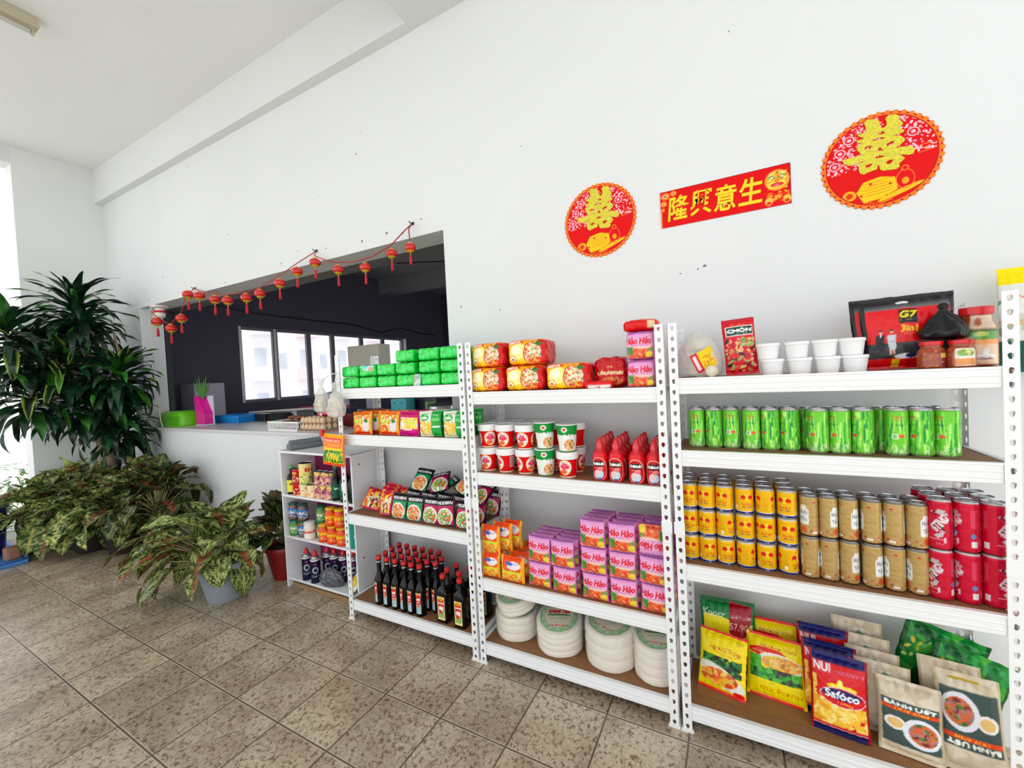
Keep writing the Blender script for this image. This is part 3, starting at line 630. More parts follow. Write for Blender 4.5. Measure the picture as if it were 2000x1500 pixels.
# ---------------------------------------------------------------- top shelf, right-hand unit
z1 = zC[0]
def blob(name, pts_r, col, seed=1, n=34, rows=22, amp=.006, m=None, colf=None, sx=1, sy=1):
    """crumpled rounded sack, profile (r,z)"""
    rs = np.random.RandomState(seed); ws = waves(rs, 8, 9); r = np.array([p[0] for p in pts_r]); z = np.array([p[1] for p in pts_r])
    L = np.concatenate([[0], np.cumsum(np.hypot(np.diff(r), np.diff(z)))]); s_ = np.linspace(0, L[-1], rows); rr = np.interp(s_, L, r); zz = np.interp(s_, L, z)
    u, k = np.meshgrid(np.linspace(0, 1, n+1), np.arange(rows)); th = 2*pi*u; R = rr[k]; d = amp*ws(np.cos(th)*1.0, np.sin(th)+zz[k]*22)*np.minimum(1, R/.02)+amp*.5*np.sin(th*9+zz[k]*40)*np.minimum(1, R/.03)*.5
    P = np.stack([(R+d)*np.cos(th)*sx, (R+d)*np.sin(th)*sy, np.maximum(zz[k]+d*.4, 0)], -1)
    C = np.array(col)/255.*(1+.06*ws(np.cos(th)*2, zz[k]*60)[..., None]) if colf is None else colf(u, k/(rows-1.))
    return grid_mesh(name, [(P, C, False)], m or FOILM)
def garlic_mesh(name='garlic_bulb', r=.024, seed=1):
    mb = MB(); mb.lathe([(r*.3, 0), (r*.85, r*.25), (r, r*.7), (r*.8, r*1.25), (r*.35, r*1.6), (r*.14, r*1.9), (r*.1, r*2.3)], 14, sq=0); return mb.mesh(name, mat('garlic_skin', (226, 214, 196), .55, bump=.3, bscale=60, var=.08), True)
GARL = garlic_mesh()
def bulbs(parent, spots):
    for x, y, z, a, b in spots:
        o = mk('garlic_bulb', GARL, parent); o.location = (x, y, z); o.rotation_euler = (a, b, a*3)
t = empty('garlic_bag', (2.135, .13, z1+.003), 0, 'clear bag of garlic bulbs with a red and yellow label, left end of top shelf', 'garlic bag')
rr_ = random.Random(3); bulbs(t, [(rr_.uniform(-.055, .05)*(1-k*.012), rr_.uniform(-.045, .04), .002+.036*(k//9), rr_.uniform(-1, 1), rr_.uniform(-1, 1)) for k in range(32)])
NET = mat('thin_clear_bag', (240, 238, 230), .25, alpha=.42, spec=.6, bump=.4, bscale=40)
sub(blob('plastic_bag', [(.03, 0), (.085, .004), (.092, .04), (.085, .10), (.06, .155), (.02, .185), (.004, .20)], (240, 238, 232), 3, m=NET), 'plastic_bag', t)
a = Art(.10, .08, (232, 200, 50)); a.rect(0, .0, .28, 1, (206, 40, 60)); a.rect(.06, .1, .2, .9, (240, 225, 225)); a.text('TỎI', .62, .62, .22, (190, 60, 30), .4); a.scatter(.35, .1, .95, .45, [(190, 150, 40), (230, 120, 40)], 30, .05)
def curved_label(art, W, H, R, m=None, n=24):
    u, v = np.meshgrid(np.linspace(0, 1, n), np.linspace(0, 1, n)); th = (u-.5)*W/R
    return grid_mesh('label', [(np.stack([R*np.sin(th), -R*np.cos(th), v*H], -1), art.get(u, v), False)], m or PAPER)
o = sub(curved_label(a, .10, .08, .093), 'label', t); o.location = (.0, 0, .035); o.rotation_euler = (0, -.45, .5)
tag(mk('garlic_bulb', GARL, loc=(2.175, .03, z1+.024)), 'loose garlic bulb lying at the front edge beside the garlic bag', 'garlic').rotation_euler = (1.5, .4, .6)
a = Art(.115, .235, (196, 20, 44)); a.rect(0, .95, 1, 1, (170, 16, 40)); a.rect(.1, .69, .93, .86, (240, 236, 230)); a.rect(.12, .70, .91, .85, (24, 60, 52)); a.text('CHÓN', .52, .785, .075, (248, 250, 248), .72, bold=1); a.text('Ớt Hiểm', .5, .89, .05, (226, 130, 30), .45, shear=.3)
a.text('MUỐI ỚT', .52, .72, .022, (220, 230, 220), .5)
a.scatter(.04, .06, .96, .64, [(200, 24, 44), (216, 196, 130), (40, 36, 36), (190, 20, 40), (150, 170, 90), (226, 60, 60), (232, 170, 150), (176, 14, 40)], 190, .09, 5); a.scatter(.5, .48, .95, .66, [(120, 165, 90), (150, 190, 110)], 24, .08, 3, .3)
leaner(bag(.118, .232, .045, a, 31, name='pack'), 'spice_bag', 2.297, .105, z1, .05, .05, 'upright dark red spice bag with a green name panel beside the white tubs', 'spice bag', roll=-.06)
tubm = mat('white_tub_plastic', (240, 241, 243), .35, sss=0)
mbt = MB(); mbt.lathe([(.031, 0), (.0325, .001), (.0385, .048), (.0392, .05), (.0375, .05), (.0372, .047)], 36, cap=(1, 1)); TUB = mbt.mesh('tub_body', tubm, True); TUB.set_sharp_from_angle(angle=radians(40))
mbt = MB(); mbt.lathe([(.0400, 0), (.0412, .001), (.0412, .009), (.0395, .0115), (.036, .0115), (.0352, .0095), (.0005, .0095)], 36, cap=(1, 0)); TLID = mbt.mesh('tub_lid', tubm, True); TLID.set_sharp_from_angle(angle=radians(40))
def _tub():
    t = empty('tub'); sub(TUB, 'tub_body', t); sub(TLID, 'tub_lid', t, (0, 0, .0495)); return t
tub = Kind(_tub)
for i, x in enumerate((2.398, 2.487, 2.573, 2.652)):
    for k in range(2): tub((x-.008*k+(.0 if i else -.005*k), .09, z1+k*.0615), 'round white lidded tub, %s layer of the %s stack from the left' % (('bottom', 'top')[k], ordn(i)), 'tub', 'white tubs on the top shelf', scale=(1.0, 1.0, 1))
# coffee pouches
def coffee_art(front):
    W, H = .27, .27; a = Art(W, H, (22, 22, 26)); a.noise(.03)
    a.rect(.05, .18, .96, .82, (206, 10, 22)); a.rect(.0, .18, .03, .8, (24, 14, 20)); a.grad(.82, .9, (120, 118, 122), (40, 40, 44)); a.rect(.0, .18, 1, .36, (52, 52, 54)); a.ell(.46, .90, .07, .016, (235, 235, 238))
    a.rect(.40, .62, .60, .80, (16, 14, 14)); a.text('G7', .5, .735, .085, (240, 216, 50), .17, bold=1, shear=.15); a.text('THE GIOI CA PHE', .5, .665, .018, (235, 225, 160), .16); a.text('3in1', .50, .545, .09, (244, 196, 30), .17, bold=1, shear=.2); a.text('CÀ PHÊ HÒA TAN', .51, .475, .02, (250, 150, 120), .22)
    # walking man and woman
    for x, c1, c2 in ((.19, (16, 18, 30), (16, 18, 30)), (.31, (206, 214, 222), (206, 214, 222))):
        a.ell(x, .515, .018, .024, (230, 190, 165)); a.ell(x, .53, .02, .014, (40, 30, 28))
        a.poly([(x-.05, .47), (x+.045, .47), (x+.04, .34), (x+.03, .26), (x-.03, .26), (x-.045, .34)], c1)
        a.poly([(x-.03, .27), (x-.005, .27), (x-.012, .20), (x-.03, .20)], c2 if x < .25 else (226, 180, 160)); a.poly([(x+.003, .27), (x+.03, .27), (x+.02, .20), (x+.006, .20)], c2 if x < .25 else (226, 180, 160))
    a.poly([(.178, .49), (.202, .49), (.19, .43)], (235, 238, 245)); a.rect(.10, .27, .145, .32, (14, 14, 18)); a.rect(.285, .375, .335, .382, (120, 130, 150))
    a.rect(0, .0, 1, .16, (196, 12, 22)); a.rect(0, .155, 1, .175, (30, 28, 30)); a.rect(.3, .03, .38, .14, (220, 180, 30)); a.ell(.45, .17, .13, .035, (225, 228, 235)); a.ell(.5, .175, .06, .03, (30, 40, 80)); return a
CF = bag(.262, .262, .055, coffee_art(1), 41, seal=.05, wr=.005, name='pack', side=(20, 20, 24))
leaner(CF, 'coffee_bag', 2.80, .225, z1, .06, .02, 'black coffee bag mostly hidden behind an identical red and black one', 'coffee bag', roll=-.02, sc=(.95, 1, 1.04))
leaner(CF, 'coffee_bag', 2.822, .16, z1, .05, .02, 'red and black coffee bag picturing a walking couple, in front of its twin', 'coffee bag', roll=-.03)
crump = blob('pack', [(.03, 0), (.065, .004), (.072, .025), (.05, .055), (.018, .085), (.010, .098), (.016, .108), (.006, .12)], (22, 23, 28), 6, amp=.014, m=printed('black_bin_liner', .16, bump=.5, bscale=45), rows=30, n=48)
# jars with red lids
def jar_mesh(r, h, art): return wrap([(r*.86, 0), (r, .006), (r, h*.62), (r*.93, h*.74), (r*.74, h*.86), (r*.74, h)], art, 48, m=printed('jar_with_chilli', .15, coat=.4), rows=34, name='jar')
def jar_art(kind, W=.22, H=.085):
    a = Art(W, H, (150, 72, 40)); a.scatter(0, 0, 1, 1, [(170, 84, 50), (120, 50, 30), (190, 110, 64), (140, 60, 30), (200, 130, 80)], 500, .012, 5)
    for x in (.5,):
        if kind == 0: a.rect(.62, .1, .74, .7, (120, 24, 24)); a.rect(.64, .45, .72, .62, (200, 170, 80)); a.text('SA TẾ', .68, .3, .1, (230, 200, 190), .09)
        elif kind == 1: a.rect(.38, .1, .62, .78, (240, 236, 226)); a.food(.5, .6, .1, .14, [(120, 165, 70), (170, 190, 90), (230, 226, 170)], 30, .25); a.rect(.39, .12, .61, .38, (226, 150, 84)); a.text('ỚT SA TẾ', .5, .42, .06, (230, 130, 80), .18)
        else:
            a.rect(.40, .04, .66, .95, (232, 200, 170)); a.rect(.40, .5, .66, .66, (90, 150, 70)); a.rect(.40, .66, .66, .70, (60, 70, 50)); a.rect(.40, .74, .66, .92, (215, 190, 170)); a.ell(.48, .83, .035, .08, (160, 90, 70)); a.ell(.50, .60, .05, .05, (190, 200, 110)); a.rect(.40, .40, .66, .5, (230, 160, 90)); a.ell(.53, .17, .09, .05, (245, 244, 248)); a.ell(.5, .15, .03, .025, (150, 90, 90)); a.ell(.56, .15, .025, .025, (130, 70, 80)); a.ell(.53, .27, .03, .06, (245, 244, 248))
    return a
def jar(x, y, z, r, h, kind, label, lidm=None, art=None, cat='jar', group=None, name='jar', lh=.014, rz=0):
    t = empty('condiment_jar', (x, y, z), rz, label, cat, group); sub(jar_mesh(r, h, art or jar_art(kind, 2*pi*r, h)), 'glass_jar', t)
    mb = MB(); mb.lathe([(r*.80, 0), (r*.83, .001), (r*.83, lh-.0015), (r*.78, lh), (.001, lh)], 36, cap=(1, 0)); o = mb.obj('lid', lidm or RED, t, True, loc=(0, 0, h-.004), sharp=35); return t
jar(2.853, .078, z1, .036, .083, 0, 'small red-lidded jar of chilli with a narrow dark label, left of the two small ones', rz=-.5)
jar(2.921, .068, z1, .036, .083, 1, 'small red-lidded jar with a green and orange label, right of the two small ones', rz=.0)
jar(2.984, .134, z1+.0025, .049, .175, 2, 'tall red-lidded jar with a green leaf label by the right post', lh=.026, rz=-.15)
o = sub(crump, 'plastic_bag', None); o.location = (2.895, .105, z1+.085+.016); tag(o, 'crumpled black plastic bag lying on the small red-lidded jars', 'plastic bag'); o.scale = (.95, .7, 1)
# bag with a yellow header hanging beyond the right post
a = Art(.2, .40, (226, 228, 220)); a.scatter(0, 0, 1, .7, [(214, 214, 200), (120, 160, 130), (236, 236, 230), (190, 200, 190)], 120, .12, 4); a.rect(0, .84, 1, 1, (238, 212, 0)); a.rect(0, .45, 1, .5, (216, 190, 150)); a.text('VIỆT', .45, .72, .06, (220, 70, 40), .5); a.rect(0, 0, 1, .3, (40, 90, 80))
o = leaner(bag(.19, .37, .05, a, 51, m=FOILM, name='pack'), 'hanging_bag', 3.195, .30, z1-.03, .0, .05, 'pale bag with bright yellow header beyond the far right post', 'bag')
mb = MB(); mb.tube([(3.19, .30, z1+.32), (3.19, .36, z1+.335), (3.19, YW+.01, z1+.34)], .003, 6); mb.obj('hook', ALU, o)
bpy.context.view_layer.update()
# ---------------------------------------------------------------- middle unit
z1, z2, z3, z4 = zB
# chicken noodle multipacks: yellow front, bowl of noodles, red ends
def reeva(W, H):
    a = Art(W, H, (236, 196, 30)); a.grad(.2, .95, (240, 206, 60), (226, 170, 20)); a.ell(.3, .55, .22, .3, (250, 236, 150)); a.ell(.25, .6, .12, .18, (255, 250, 220))
    a.rect(.8, 0, 1, 1, (196, 16, 24)); a.ell(.66, .46, .235, .47, (200, 60, 24)); a.food(.665, .46, .215, .44, [(244, 232, 205), (236, 150, 60), (222, 96, 40), (240, 225, 190), (226, 120, 50), (70, 120, 50), (250, 240, 220)], 150, .17, seed=3)
    a.ell(.82, .82, .08, .09, (60, 110, 40)); a.scatter(.55, .05, .85, .3, [(214, 80, 30), (240, 180, 70), (236, 120, 40)], 40, .05, 8)
    a.ell(.18, .93, .26, .075, (200, 20, 24)); a.text('REEVA', .2, .93, .10, (250, 245, 235), .34, bold=1); a.ell(.17, .26, .08, .13, (250, 240, 200)); a.ring(.17, .26, .08, .13, (210, 40, 30), .15); a.ell(.17, .24, .03, .05, (150, 90, 60)); a.text('MÌ GÀ', .17, .12, .06, (200, 30, 30), .14); a.rect(0, 0, 1, .03, (210, 30, 26)); return a
RS = Art(.2, .13, (190, 14, 24)); RS.scatter(0, 0, 1, 1, [(206, 24, 30), (170, 10, 20), (216, 60, 50)], 40, .12); RS.rect(.05, .2, .4, .8, (200, 60, 50), .5)
RV = softbox(.215, .20, .128, reeva(.215, .128), side=(196, 16, 24), top=(226, 120, 30), seed=4, e=7, wr=.005, res=420, right=RS)
for i, (x, y, k, rz, sx) in enumerate(((1.118, .125, 0, .0, .95), (1.333, .13, 0, .02, 1.0), (1.560, .132, 0, .03, 1.03), (1.125, .135, 1, -.03, .95), (1.345, .135, 1, .10, .98))):
    o = mk('noodle_multipack', RV); o.location = (x, y, z1+k*.129); o.rotation_euler = (0, 0, rz); o.scale = (sx, 1, 1); settle(o, z1+k*.129)
    tag(o, 'yellow and red noodle multipack, %s' % ('left end of the bottom layer', 'middle of the bottom layer', 'right end of the bottom layer', 'left one of the upper two', 'right one of the upper two')[i], 'noodle pack')
a = Art(.16, .14, (190, 16, 30)); a.rect(0, .82, 1, 1, (176, 12, 26)); a.noise(.05); a.text('MÌ LẨU THÁI', .55, .50, .13, (240, 214, 160), .7, bold=1); a.text('LẨU THÁI', .5, .5, .15, (244, 224, 176), .8, bold=1); a.text('Mì', .5, .68, .09, (240, 214, 160), .14); a.food(.55, .2, .35, .16, [(214, 120, 60), (236, 170, 90), (200, 60, 40)], 40, .2)
leaner(softbox(.15, .09, .145, a, side=(176, 14, 28), seed=9, e=5, wr=.007, res=420), 'noodle_pack', 1.752, .15, z1, .0, .05, 'dark red soup noodle bundle between yellow multipacks and pink stack', 'noodle pack')
a = Art(.12, .045, (232, 226, 224)); a.rect(0, .55, 1, 1, (206, 26, 34)); a.rect(0, 0, .12, 1, (206, 26, 34)); a.text('MÌ', .5, .25, .3, (206, 40, 50), .2)
leaner(softbox(.13, .08, .036, a, side=(206, 26, 34), top=(210, 30, 40), seed=19, e=5, wr=.004), 'noodle_packet', 1.715, .055, z1, 0, .08, 'small flat red and white packet lying before the dark red noodle bundle', 'noodle pack')
def hao(W, H):
    a = Art(W, H, (240, 176, 214)); a.grad(.55, 1, (240, 190, 220), (224, 150, 204)); a.rect(0, 0, 1, .42, (226, 120, 100))
    a.rect(0, 0, .14, .45, (240, 160, 190)); a.food(.42, .22, .40, .22, [(226, 90, 50), (240, 130, 80), (214, 60, 40), (244, 160, 110), (236, 110, 70)], 110, .22, seed=2); a.scatter(.02, .15, .25, .46, [(60, 130, 60), (110, 160, 70)], 22, .09, 4); a.ell(.84, .15, .14, .12, (236, 214, 80)); a.ell(.88, .34, .1, .07, (120, 160, 80)); a.ell(.6, .42, .3, .05, (240, 200, 190))
    a.text('Hảo Hảo', .47, .665, .23, (206, 20, 44), .90, shear=.15, bold=1); a.rect(0, .93, 1, 1, (150, 90, 150)); a.text('TÔM CHUA CAY', .5, .50, .045, (120, 40, 110), .6); return a
HB = bag(.126, .140, .040, hao(.126, .140), 61, side=(196, 100, 170), name='pack', res=620, seal=.05, wr=.003)
HB2 = bag(.126, .140, .040, hao(.126, .140), 62, side=(196, 100, 170), name='pack', res=420, seal=.05, wr=.004)
cols = [(1.364, 2, .030), (1.497, 2, .025), (1.654, 3, .02), (1.791, 3, .02), (1.925, 3, .02)]
rnd = random.Random(4); cn = ('leftmost', 'second', 'middle', 'fourth', 'rightmost')
dn = ('front', 'second', 'third', 'rear')
for ci, (x, n, y0) in enumerate(cols):
    for k in range(n):
        for d in range(4):
            if ci == 4 and k == 2 and d == 0: continue
            o = mk('noodle_packet', HB if d == 0 else HB2); o.location = (x+rnd.uniform(-.003, .003)+(.006*d if d else 0), y0+.024+d*.046, z3+k*.124+rnd.uniform(0, .001)*(k > 0)); o.rotation_euler = (-.06, rnd.uniform(-.02, .02), rnd.uniform(-.04, .04)); 
            o.scale = (1, 1, .885 if k < n-1 else .95); settle(o, z3+k*.1245)
            tag(o, 'pink shrimp noodle packet, %s column, %s layer, %s in depth' % (cn[ci], ('bottom', 'second', 'top')[k], dn[d]), 'noodle packet', 'pink noodle packets on the middle unit')
def lean_hao(): pass
a = hao(.126, .14); a.a = a.a[::-1, ::-1].copy()
leaner(bag(.126, .140, .040, a, 66, side=(196, 60, 90), name='pack', res=420), 'noodle_packet', 1.925, .046, z3+.248, .06, .0, 'pink noodle packet turned upside down on top of the rightmost column', 'noodle packet')
# two pink packs and a red one on the top shelf
HT = softbox(.118, .15, .122, hao(.118, .122), side=(206, 120, 180), top=(200, 110, 170), seed=23, e=8, wr=.004, res=520)
for k in range(2): leaner(HT, 'noodle_multipack', 1.905, .105, z1+k*.124, 0, .02, 'pink shrimp noodle bundle by the right post, %s of the two' % ('lower', 'upper')[k], 'noodle pack')
a = Art(.14, .05, (206, 16, 26)); a.rect(.72, .2, 1, .9, (224, 206, 160)); a.noise(.05)
leaner(softbox(.15, .13, .05, a, side=(206, 16, 26), top=(210, 20, 30), seed=25, e=4, wr=.006), 'noodle_packet', 1.905, .105, z1+.249, 0, .03, 'flat bright red packet lying on top of the pink noodle bundles', 'noodle packet')
# orange noodle packets
def omachi(W, H):
    a = Art(W, H, (232, 84, 30)); a.rect(0, 0, .12, 1, (240, 170, 50)); a.rect(.88, 0, 1, 1, (240, 170, 50)); a.food(.5, .25, .42, .24, [(244, 180, 70), (236, 120, 50), (250, 214, 120), (240, 150, 60)], 60, .2, seed=8)
    a.ell(.6, .68, .28, .16, (244, 236, 236)); a.ell(.42, .74, .16, .07, (90, 110, 180)); a.text('Omachi', .5, .76, .09, (60, 80, 160), .55, bold=0); a.text('Spaghetti', .5, .42, .12, (206, 226, 60), .8, shear=.2, bold=1); a.text('XỐT', .25, .56, .08, (206, 226, 60), .25); return a
OB = bag(.118, .145, .04, omachi(.118, .145), 71, side=(240, 170, 50), name='pack', res=560)
for i, (x, y, z, rz, sc_, lb) in enumerate([(1.080, .045, 0, .05, (.95, 1, .88), 'lower one at the left post, front'), (1.085, .095, 0, .05, (.95, 1, .88), 'lower one at the left post, behind the front one'), (1.215, .040, 0, -.05, (1.2, 1.25, .92), 'wide one lying right of the left column, front'), (1.225, .105, 0, -.02, (1.15, 1.1, .92), 'second behind the wide front one'), (1.245, .165, 0, .1, (1.1, 1.1, .97), 'third behind the wide front one'), (1.26, .225, 0, .15, (1.1, 1.1, 1.02), 'rearmost behind the wide front one'),
    (1.083, .050, .128, -.05, (1, 1, 1.03), 'upper one at the left post, front'), (1.13, .100, .130, .0, (1, 1, 1.05), 'upper one at the left post, second'), (1.165, .150, .130, .02, (1, 1, 1.05), 'upper one at the left post, third'), (1.11, .185, 0, .05, (1, 1, .92), 'lower left support at the back')]):
    o = mk('noodle_packet', OB); o.location = (x, y, z3+z); o.rotation_euler = (-.05, 0, rz); o.scale = sc_; settle(o, z3+z); tag(o, 'orange spaghetti noodle packet, %s' % lb, 'noodle packet', 'orange noodle packets')
# noodle cups
def cup_kind(r0, r1, h, art, lidh, tip):
    body = wrap([(r0*.96, 0), (r0, .004), (r0+(r1-r0)*(h-lidh)/h, h-lidh)], art, 96, m=PAPER, rows=60, name='cup_body')
    mb = MB()
    if tip: mb.lathe([(r1*.93, h-lidh), (r1*1.04, h-lidh-.002), (r1*1.06, h-lidh+.004), (r1*1.04, h-.003), (r1*1.07, h-.002), (r1*1.07, h), (r1*.98, h), (r1*.97, h-.003), (.001, h-.003)], 40, cap=(1, 0))
    else: mb.lathe([(r1*.95, h-lidh), (r1*1.03, h-lidh+.001), (r1*1.03, h), (r1*.95, h), (r1*.9, h-.002), (.001, h-.002)], 40, cap=(1, 0))
    lid = mb.mesh('cup_lid', mat('white_cup_plastic', (242, 242, 242), .35), True); lid.set_sharp_from_angle(angle=radians(40))
    def b(): t = empty('noodle_cup'); sub(body, 'cup_body', t); sub(lid, 'cup_lid', t); return t
    return Kind(b)
a = Art(.29, .095, (206, 14, 24)); a.rect(0, 0, 1, .07, (240, 235, 225)); a.rect(0, .07, 1, .09, (230, 190, 60))
for x in (.2, .5, .8):
    if x == .8: a.rect(.74, .3, .9, .9, (225, 220, 215)); a.rect(.75, .34, .89, .86, (120, 60, 60), .5); continue
    a.ell(x, .55, .12, .40, (240, 190, 60)); a.ell(x, .55, .112, .37, (245, 240, 235)); a.ell(x, .62, .07, .16, (226, 80, 130)); a.text('Mì Ly', x, .80, .12, (206, 60, 120), .1); a.text('NGON', x, .60, .16, (250, 230, 240), .12, bold=1); a.ell(x-.02, .33, .06, .12, (230, 110, 60)); a.text('NGON', x, .58, .17, (214, 24, 60), .15, bold=1)
rcup = cup_kind(.040, .052, .126, a, .033, True)
a = Art(.3, .12, (24, 140, 60)); a.rect(0, 0, 1, .55, (236, 240, 232)); a.ell(.3, .55, .3, .1, (236, 240, 232)); a.ell(.8, .55, .3, .08, (236, 240, 232))
for x in (.25, .6): a.text('Hoảng Kim', x, .60, .10, (240, 250, 235), .2, shear=.2); a.text('Phở Bò', x, .60, .13, (245, 250, 245), .2, bold=1); a.food(x, .26, .10, .22, [(232, 180, 130), (214, 120, 70), (240, 225, 200), (230, 150, 100), (60, 130, 50)], 50, .22); a.ell(x-.09, .84, .05, .1, (240, 244, 240)); a.ell(x-.09, .84, .03, .05, (214, 90, 90))
a.rect(.80, .08, .93, .5, (200, 60, 50)); a.rect(0, 0, 1, .04, (30, 140, 60))
gcup = cup_kind(.039, .052, .134, a, .006, False)
cx = [1.071, 1.182, 1.300, 1.412, 1.532]
for k in range(2):
    for i, x in enumerate(cx):
        green = (k == 0 and i == 3) or (k == 1 and i in (3, 4))
        K = gcup if green else rcup; z = z2+(.1265 if k else 0)+(.008 if (k and i == 3) else 0)
        K((x+(.003 if k else 0), .095-.004*i, z), '%s instant noodle cup, %s from the left in the %s front row' % ('green and white' if green else 'red and white', ordn(i), ('lower', 'upper')[k]), 'noodle cup', ('green' if green else 'red')+' noodle cups', rz=(.1, -.6, 1.2, .3, .0)[i]+k*.7 if not green else (0 if i == 4 else .2))
for k in range(2):
    for i, x in enumerate(cx):
        for d in (1,):
            rcup((x+.004, .208-.002*i, z2+(.1265 if k else 0)), 'red and white noodle cup in the %s back row, behind the %s front cup' % (('lower', 'upper')[k], ordn(i)), 'noodle cup', 'red noodle cups', rz=i*.8+k)
# chilli sauce bottles, shrink-wrapped in blocks two wide
a = Art(.2, .13, (214, 28, 40)); a.noise(.03)
for x in (.5, .0, 1.0):
    a.ell(x, .42, .19, .44, (240, 190, 170)); a.ell(x, .42, .17, .41, (190, 24, 36)); a.ell(x, .24, .11, .17, (200, 220, 235)); a.ell(x-.03, .28, .05, .1, (240, 200, 190)); a.ell(x+.04, .44, .06, .08, (240, 120, 120)); a.ell(x, .62, .16, .10, (20, 16, 18)); a.text('CHIN-SU', x, .62, .09, (250, 250, 250), .27, bold=1); a.rect(x-.03, .05, x+.05, .12, (80, 110, 170)); a.text('TƯƠNG ỚT', x, .48, .05, (250, 230, 220), .2)
chp = [(.030, 0), (.034, .006), (.035, .035), (.0335, .06), (.035, .085), (.036, .11), (.031, .13)]
CHB = wrap(chp, a, 140, m=printed('red_sauce_bottle', .2, coat=.1), rows=110, name='bottle_body')
mb = MB(); mb.lathe([(.031, .13), (.022, .142), (.016, .150), (.016, .155)], 24, cap=(0, 0)); mb.lathe([(.018, .152), (.0185, .165), (.013, .18), (.010, .196), (.006, .2), (.001, .2)], 24, cap=(1, 0)); CHC = mb.mesh('bottle_cap', mat('chilli_red_plastic', (220, 34, 44), .2, coat=.3), True); CHC.set_sharp_from_angle(angle=radians(50))
def _cb(): t = empty('sauce_bottle'); sub(CHB, 'bottle_body', t); sub(CHC, 'bottle_cap', t); return t
chb = Kind(_cb)
for b_, (x0, y0) in enumerate(((1.698, .070), (1.868, .060))):
    for d in range(4):
        for i in range(2):
            chb((x0+i*.0765, y0+d*.0725, z2), 'red chilli sauce bottle with black name band, %s block, %s column, %s in depth' % (('left', 'right')[b_], ('left', 'right')[i], dn[d]), 'sauce bottle', 'red chilli sauce bottles', scale=(1, 1, .98))
# rice paper stacks
def rp_art():
    a = Art(.25, .25, (222, 214, 196), 500); a.noise(.03)
    a.ring(.5, .5, .47, .47, (120, 176, 120), .035); a.ring(.5, .5, .45, .45, (150, 196, 150), .17); a.ring(.5, .5, .36, .36, (70, 140, 80), .02)
    for k in range(46): t = 2*pi*k/46; a.ell(.5+.41*cos(t), .5+.41*sin(t), .008, .03, (222, 214, 196), rot=t+pi/2)
    a.text('Khánh Tâm', .5, .60, .10, (206, 40, 50), .52, shear=.25, bold=1); a.rect(.22, .47, .78, .515, (40, 120, 60)); a.text('BÁNH TRÁNG', .5, .40, .05, (120, 170, 120), .4); a.text('BÁNH TRÁNG MÈ XÀ', .5, .20, .055, (206, 40, 50), .42)
    return a
RPA = rp_art()
def rp_stack(r, h, seed):
    rs = np.random.RandomState(seed); n, rows = 60, 60; u, k = np.meshgrid(np.linspace(0, 1, n+1), np.linspace(0, 1, rows)); th = 2*pi*u; ws = waves(rs, 7, 8); ws2 = waves(rs, 7, 30)
    lay = np.abs(np.sin(k*pi*(3.0+seed % 2)+.35*ws(np.cos(th), np.sin(th))))**.5
    R = r*(.95+.05*lay)*(1-.5*np.clip((k-.93)/.07, 0, 1)**3*.12)+.004*ws(np.cos(th)+k, np.sin(th)*1.3)+.0025*ws2(np.cos(th)+k*.4, np.sin(th)); R = R*np.where(k > .97, .97, 1)*np.where(k < .02, .95, 1)
    P = np.stack([R*np.cos(th), R*np.sin(th), k*h+.004*ws2(np.cos(th), np.sin(th)+k)*np.sin(pi*k)], -1)
    tone = 1+.04*ws2(np.cos(th)*2, np.sin(th)*2+k*3); C = np.array([232, 224, 210])/255.*tone[..., None]
    return P, C
RPM = printed('rice_paper_in_film', .3, bump=.5, bscale=30, coat=.35, dist=.006)
def rice_stack(x, y, r, h, tilt, rz, label, seed):
    t = empty('rice_paper_stack', (x, y, z4), 0, label, 'rice paper', 'wrapped round rice paper stacks')
    P, C = rp_stack(r, h, seed); P[..., 2] += tilt*(P[..., 1]/r)*P[..., 2]/h*.5*r
    top = P[-1]; o = sub(grid_mesh('stack', [(P, C, False)], RPM), 'wrapped_discs', t)
    q = np.linspace(0, 1, 110)[:, None, None]; c0 = top.mean(0); Pt = c0+(top[None]-c0)*(1-q*.999)+np.array([0, 0, .006])*(np.sin(q*pi/2)); Pt[..., 2] += .0
    th = np.arctan2(Pt[..., 1]-c0[1], Pt[..., 0]-c0[0])-rz; rad = (1-q[..., 0])*.5*np.ones_like(th)
    Ct = RPA.get(.5+rad*np.cos(th), .5+rad*np.sin(th)); sub(grid_mesh('top_label', [(Pt, Ct, False)], RPM), 'printed_top', t)
    # gathered film around the shoulders
    rs = np.random.RandomState(seed); mb = MB(); n = 40
    R = []
    for rr, zz in ((r*1.0, h*.1), (r*1.035, h*.3), (r*1.045, h*.7), (r*1.03, h*.97), (r*.90, h+.006)): R.append([Vector((rr*(1+rs.uniform(-.015, .02))*cos(2*pi*i/n), rr*(1+rs.uniform(-.015, .02))*sin(2*pi*i/n), zz+rs.uniform(-.004, .004)+tilt*sin(2*pi*i/n)*.5*r*zz/h)) for i in range(n)])
    mb.rings(R, cap=(0, 0)); mb.obj('plastic_wrap', mat('crinkled_clear_film', (250, 250, 250), .12, alpha=.16, bump=.8, bscale=35, spec=.8), t, True)
    return t
rice_stack(1.155, .175, .118, .13, 0, .3, 'wrapped stack of round rice paper at the left end of bottom shelf, lower one', 2)
rice_stack(1.415, .160, .121, .150, .50, .25, 'wrapped stack of round rice paper, second from the left, low with full green label', 3)
rice_stack(1.685, .165, .124, .195, .36, -.25, 'wrapped stack of round rice paper, third from the left, the tallest', 4)
rice_stack(1.905, .150, .104, .185, .40, .15, 'wrapped stack of round rice paper at the right end by the post', 5)
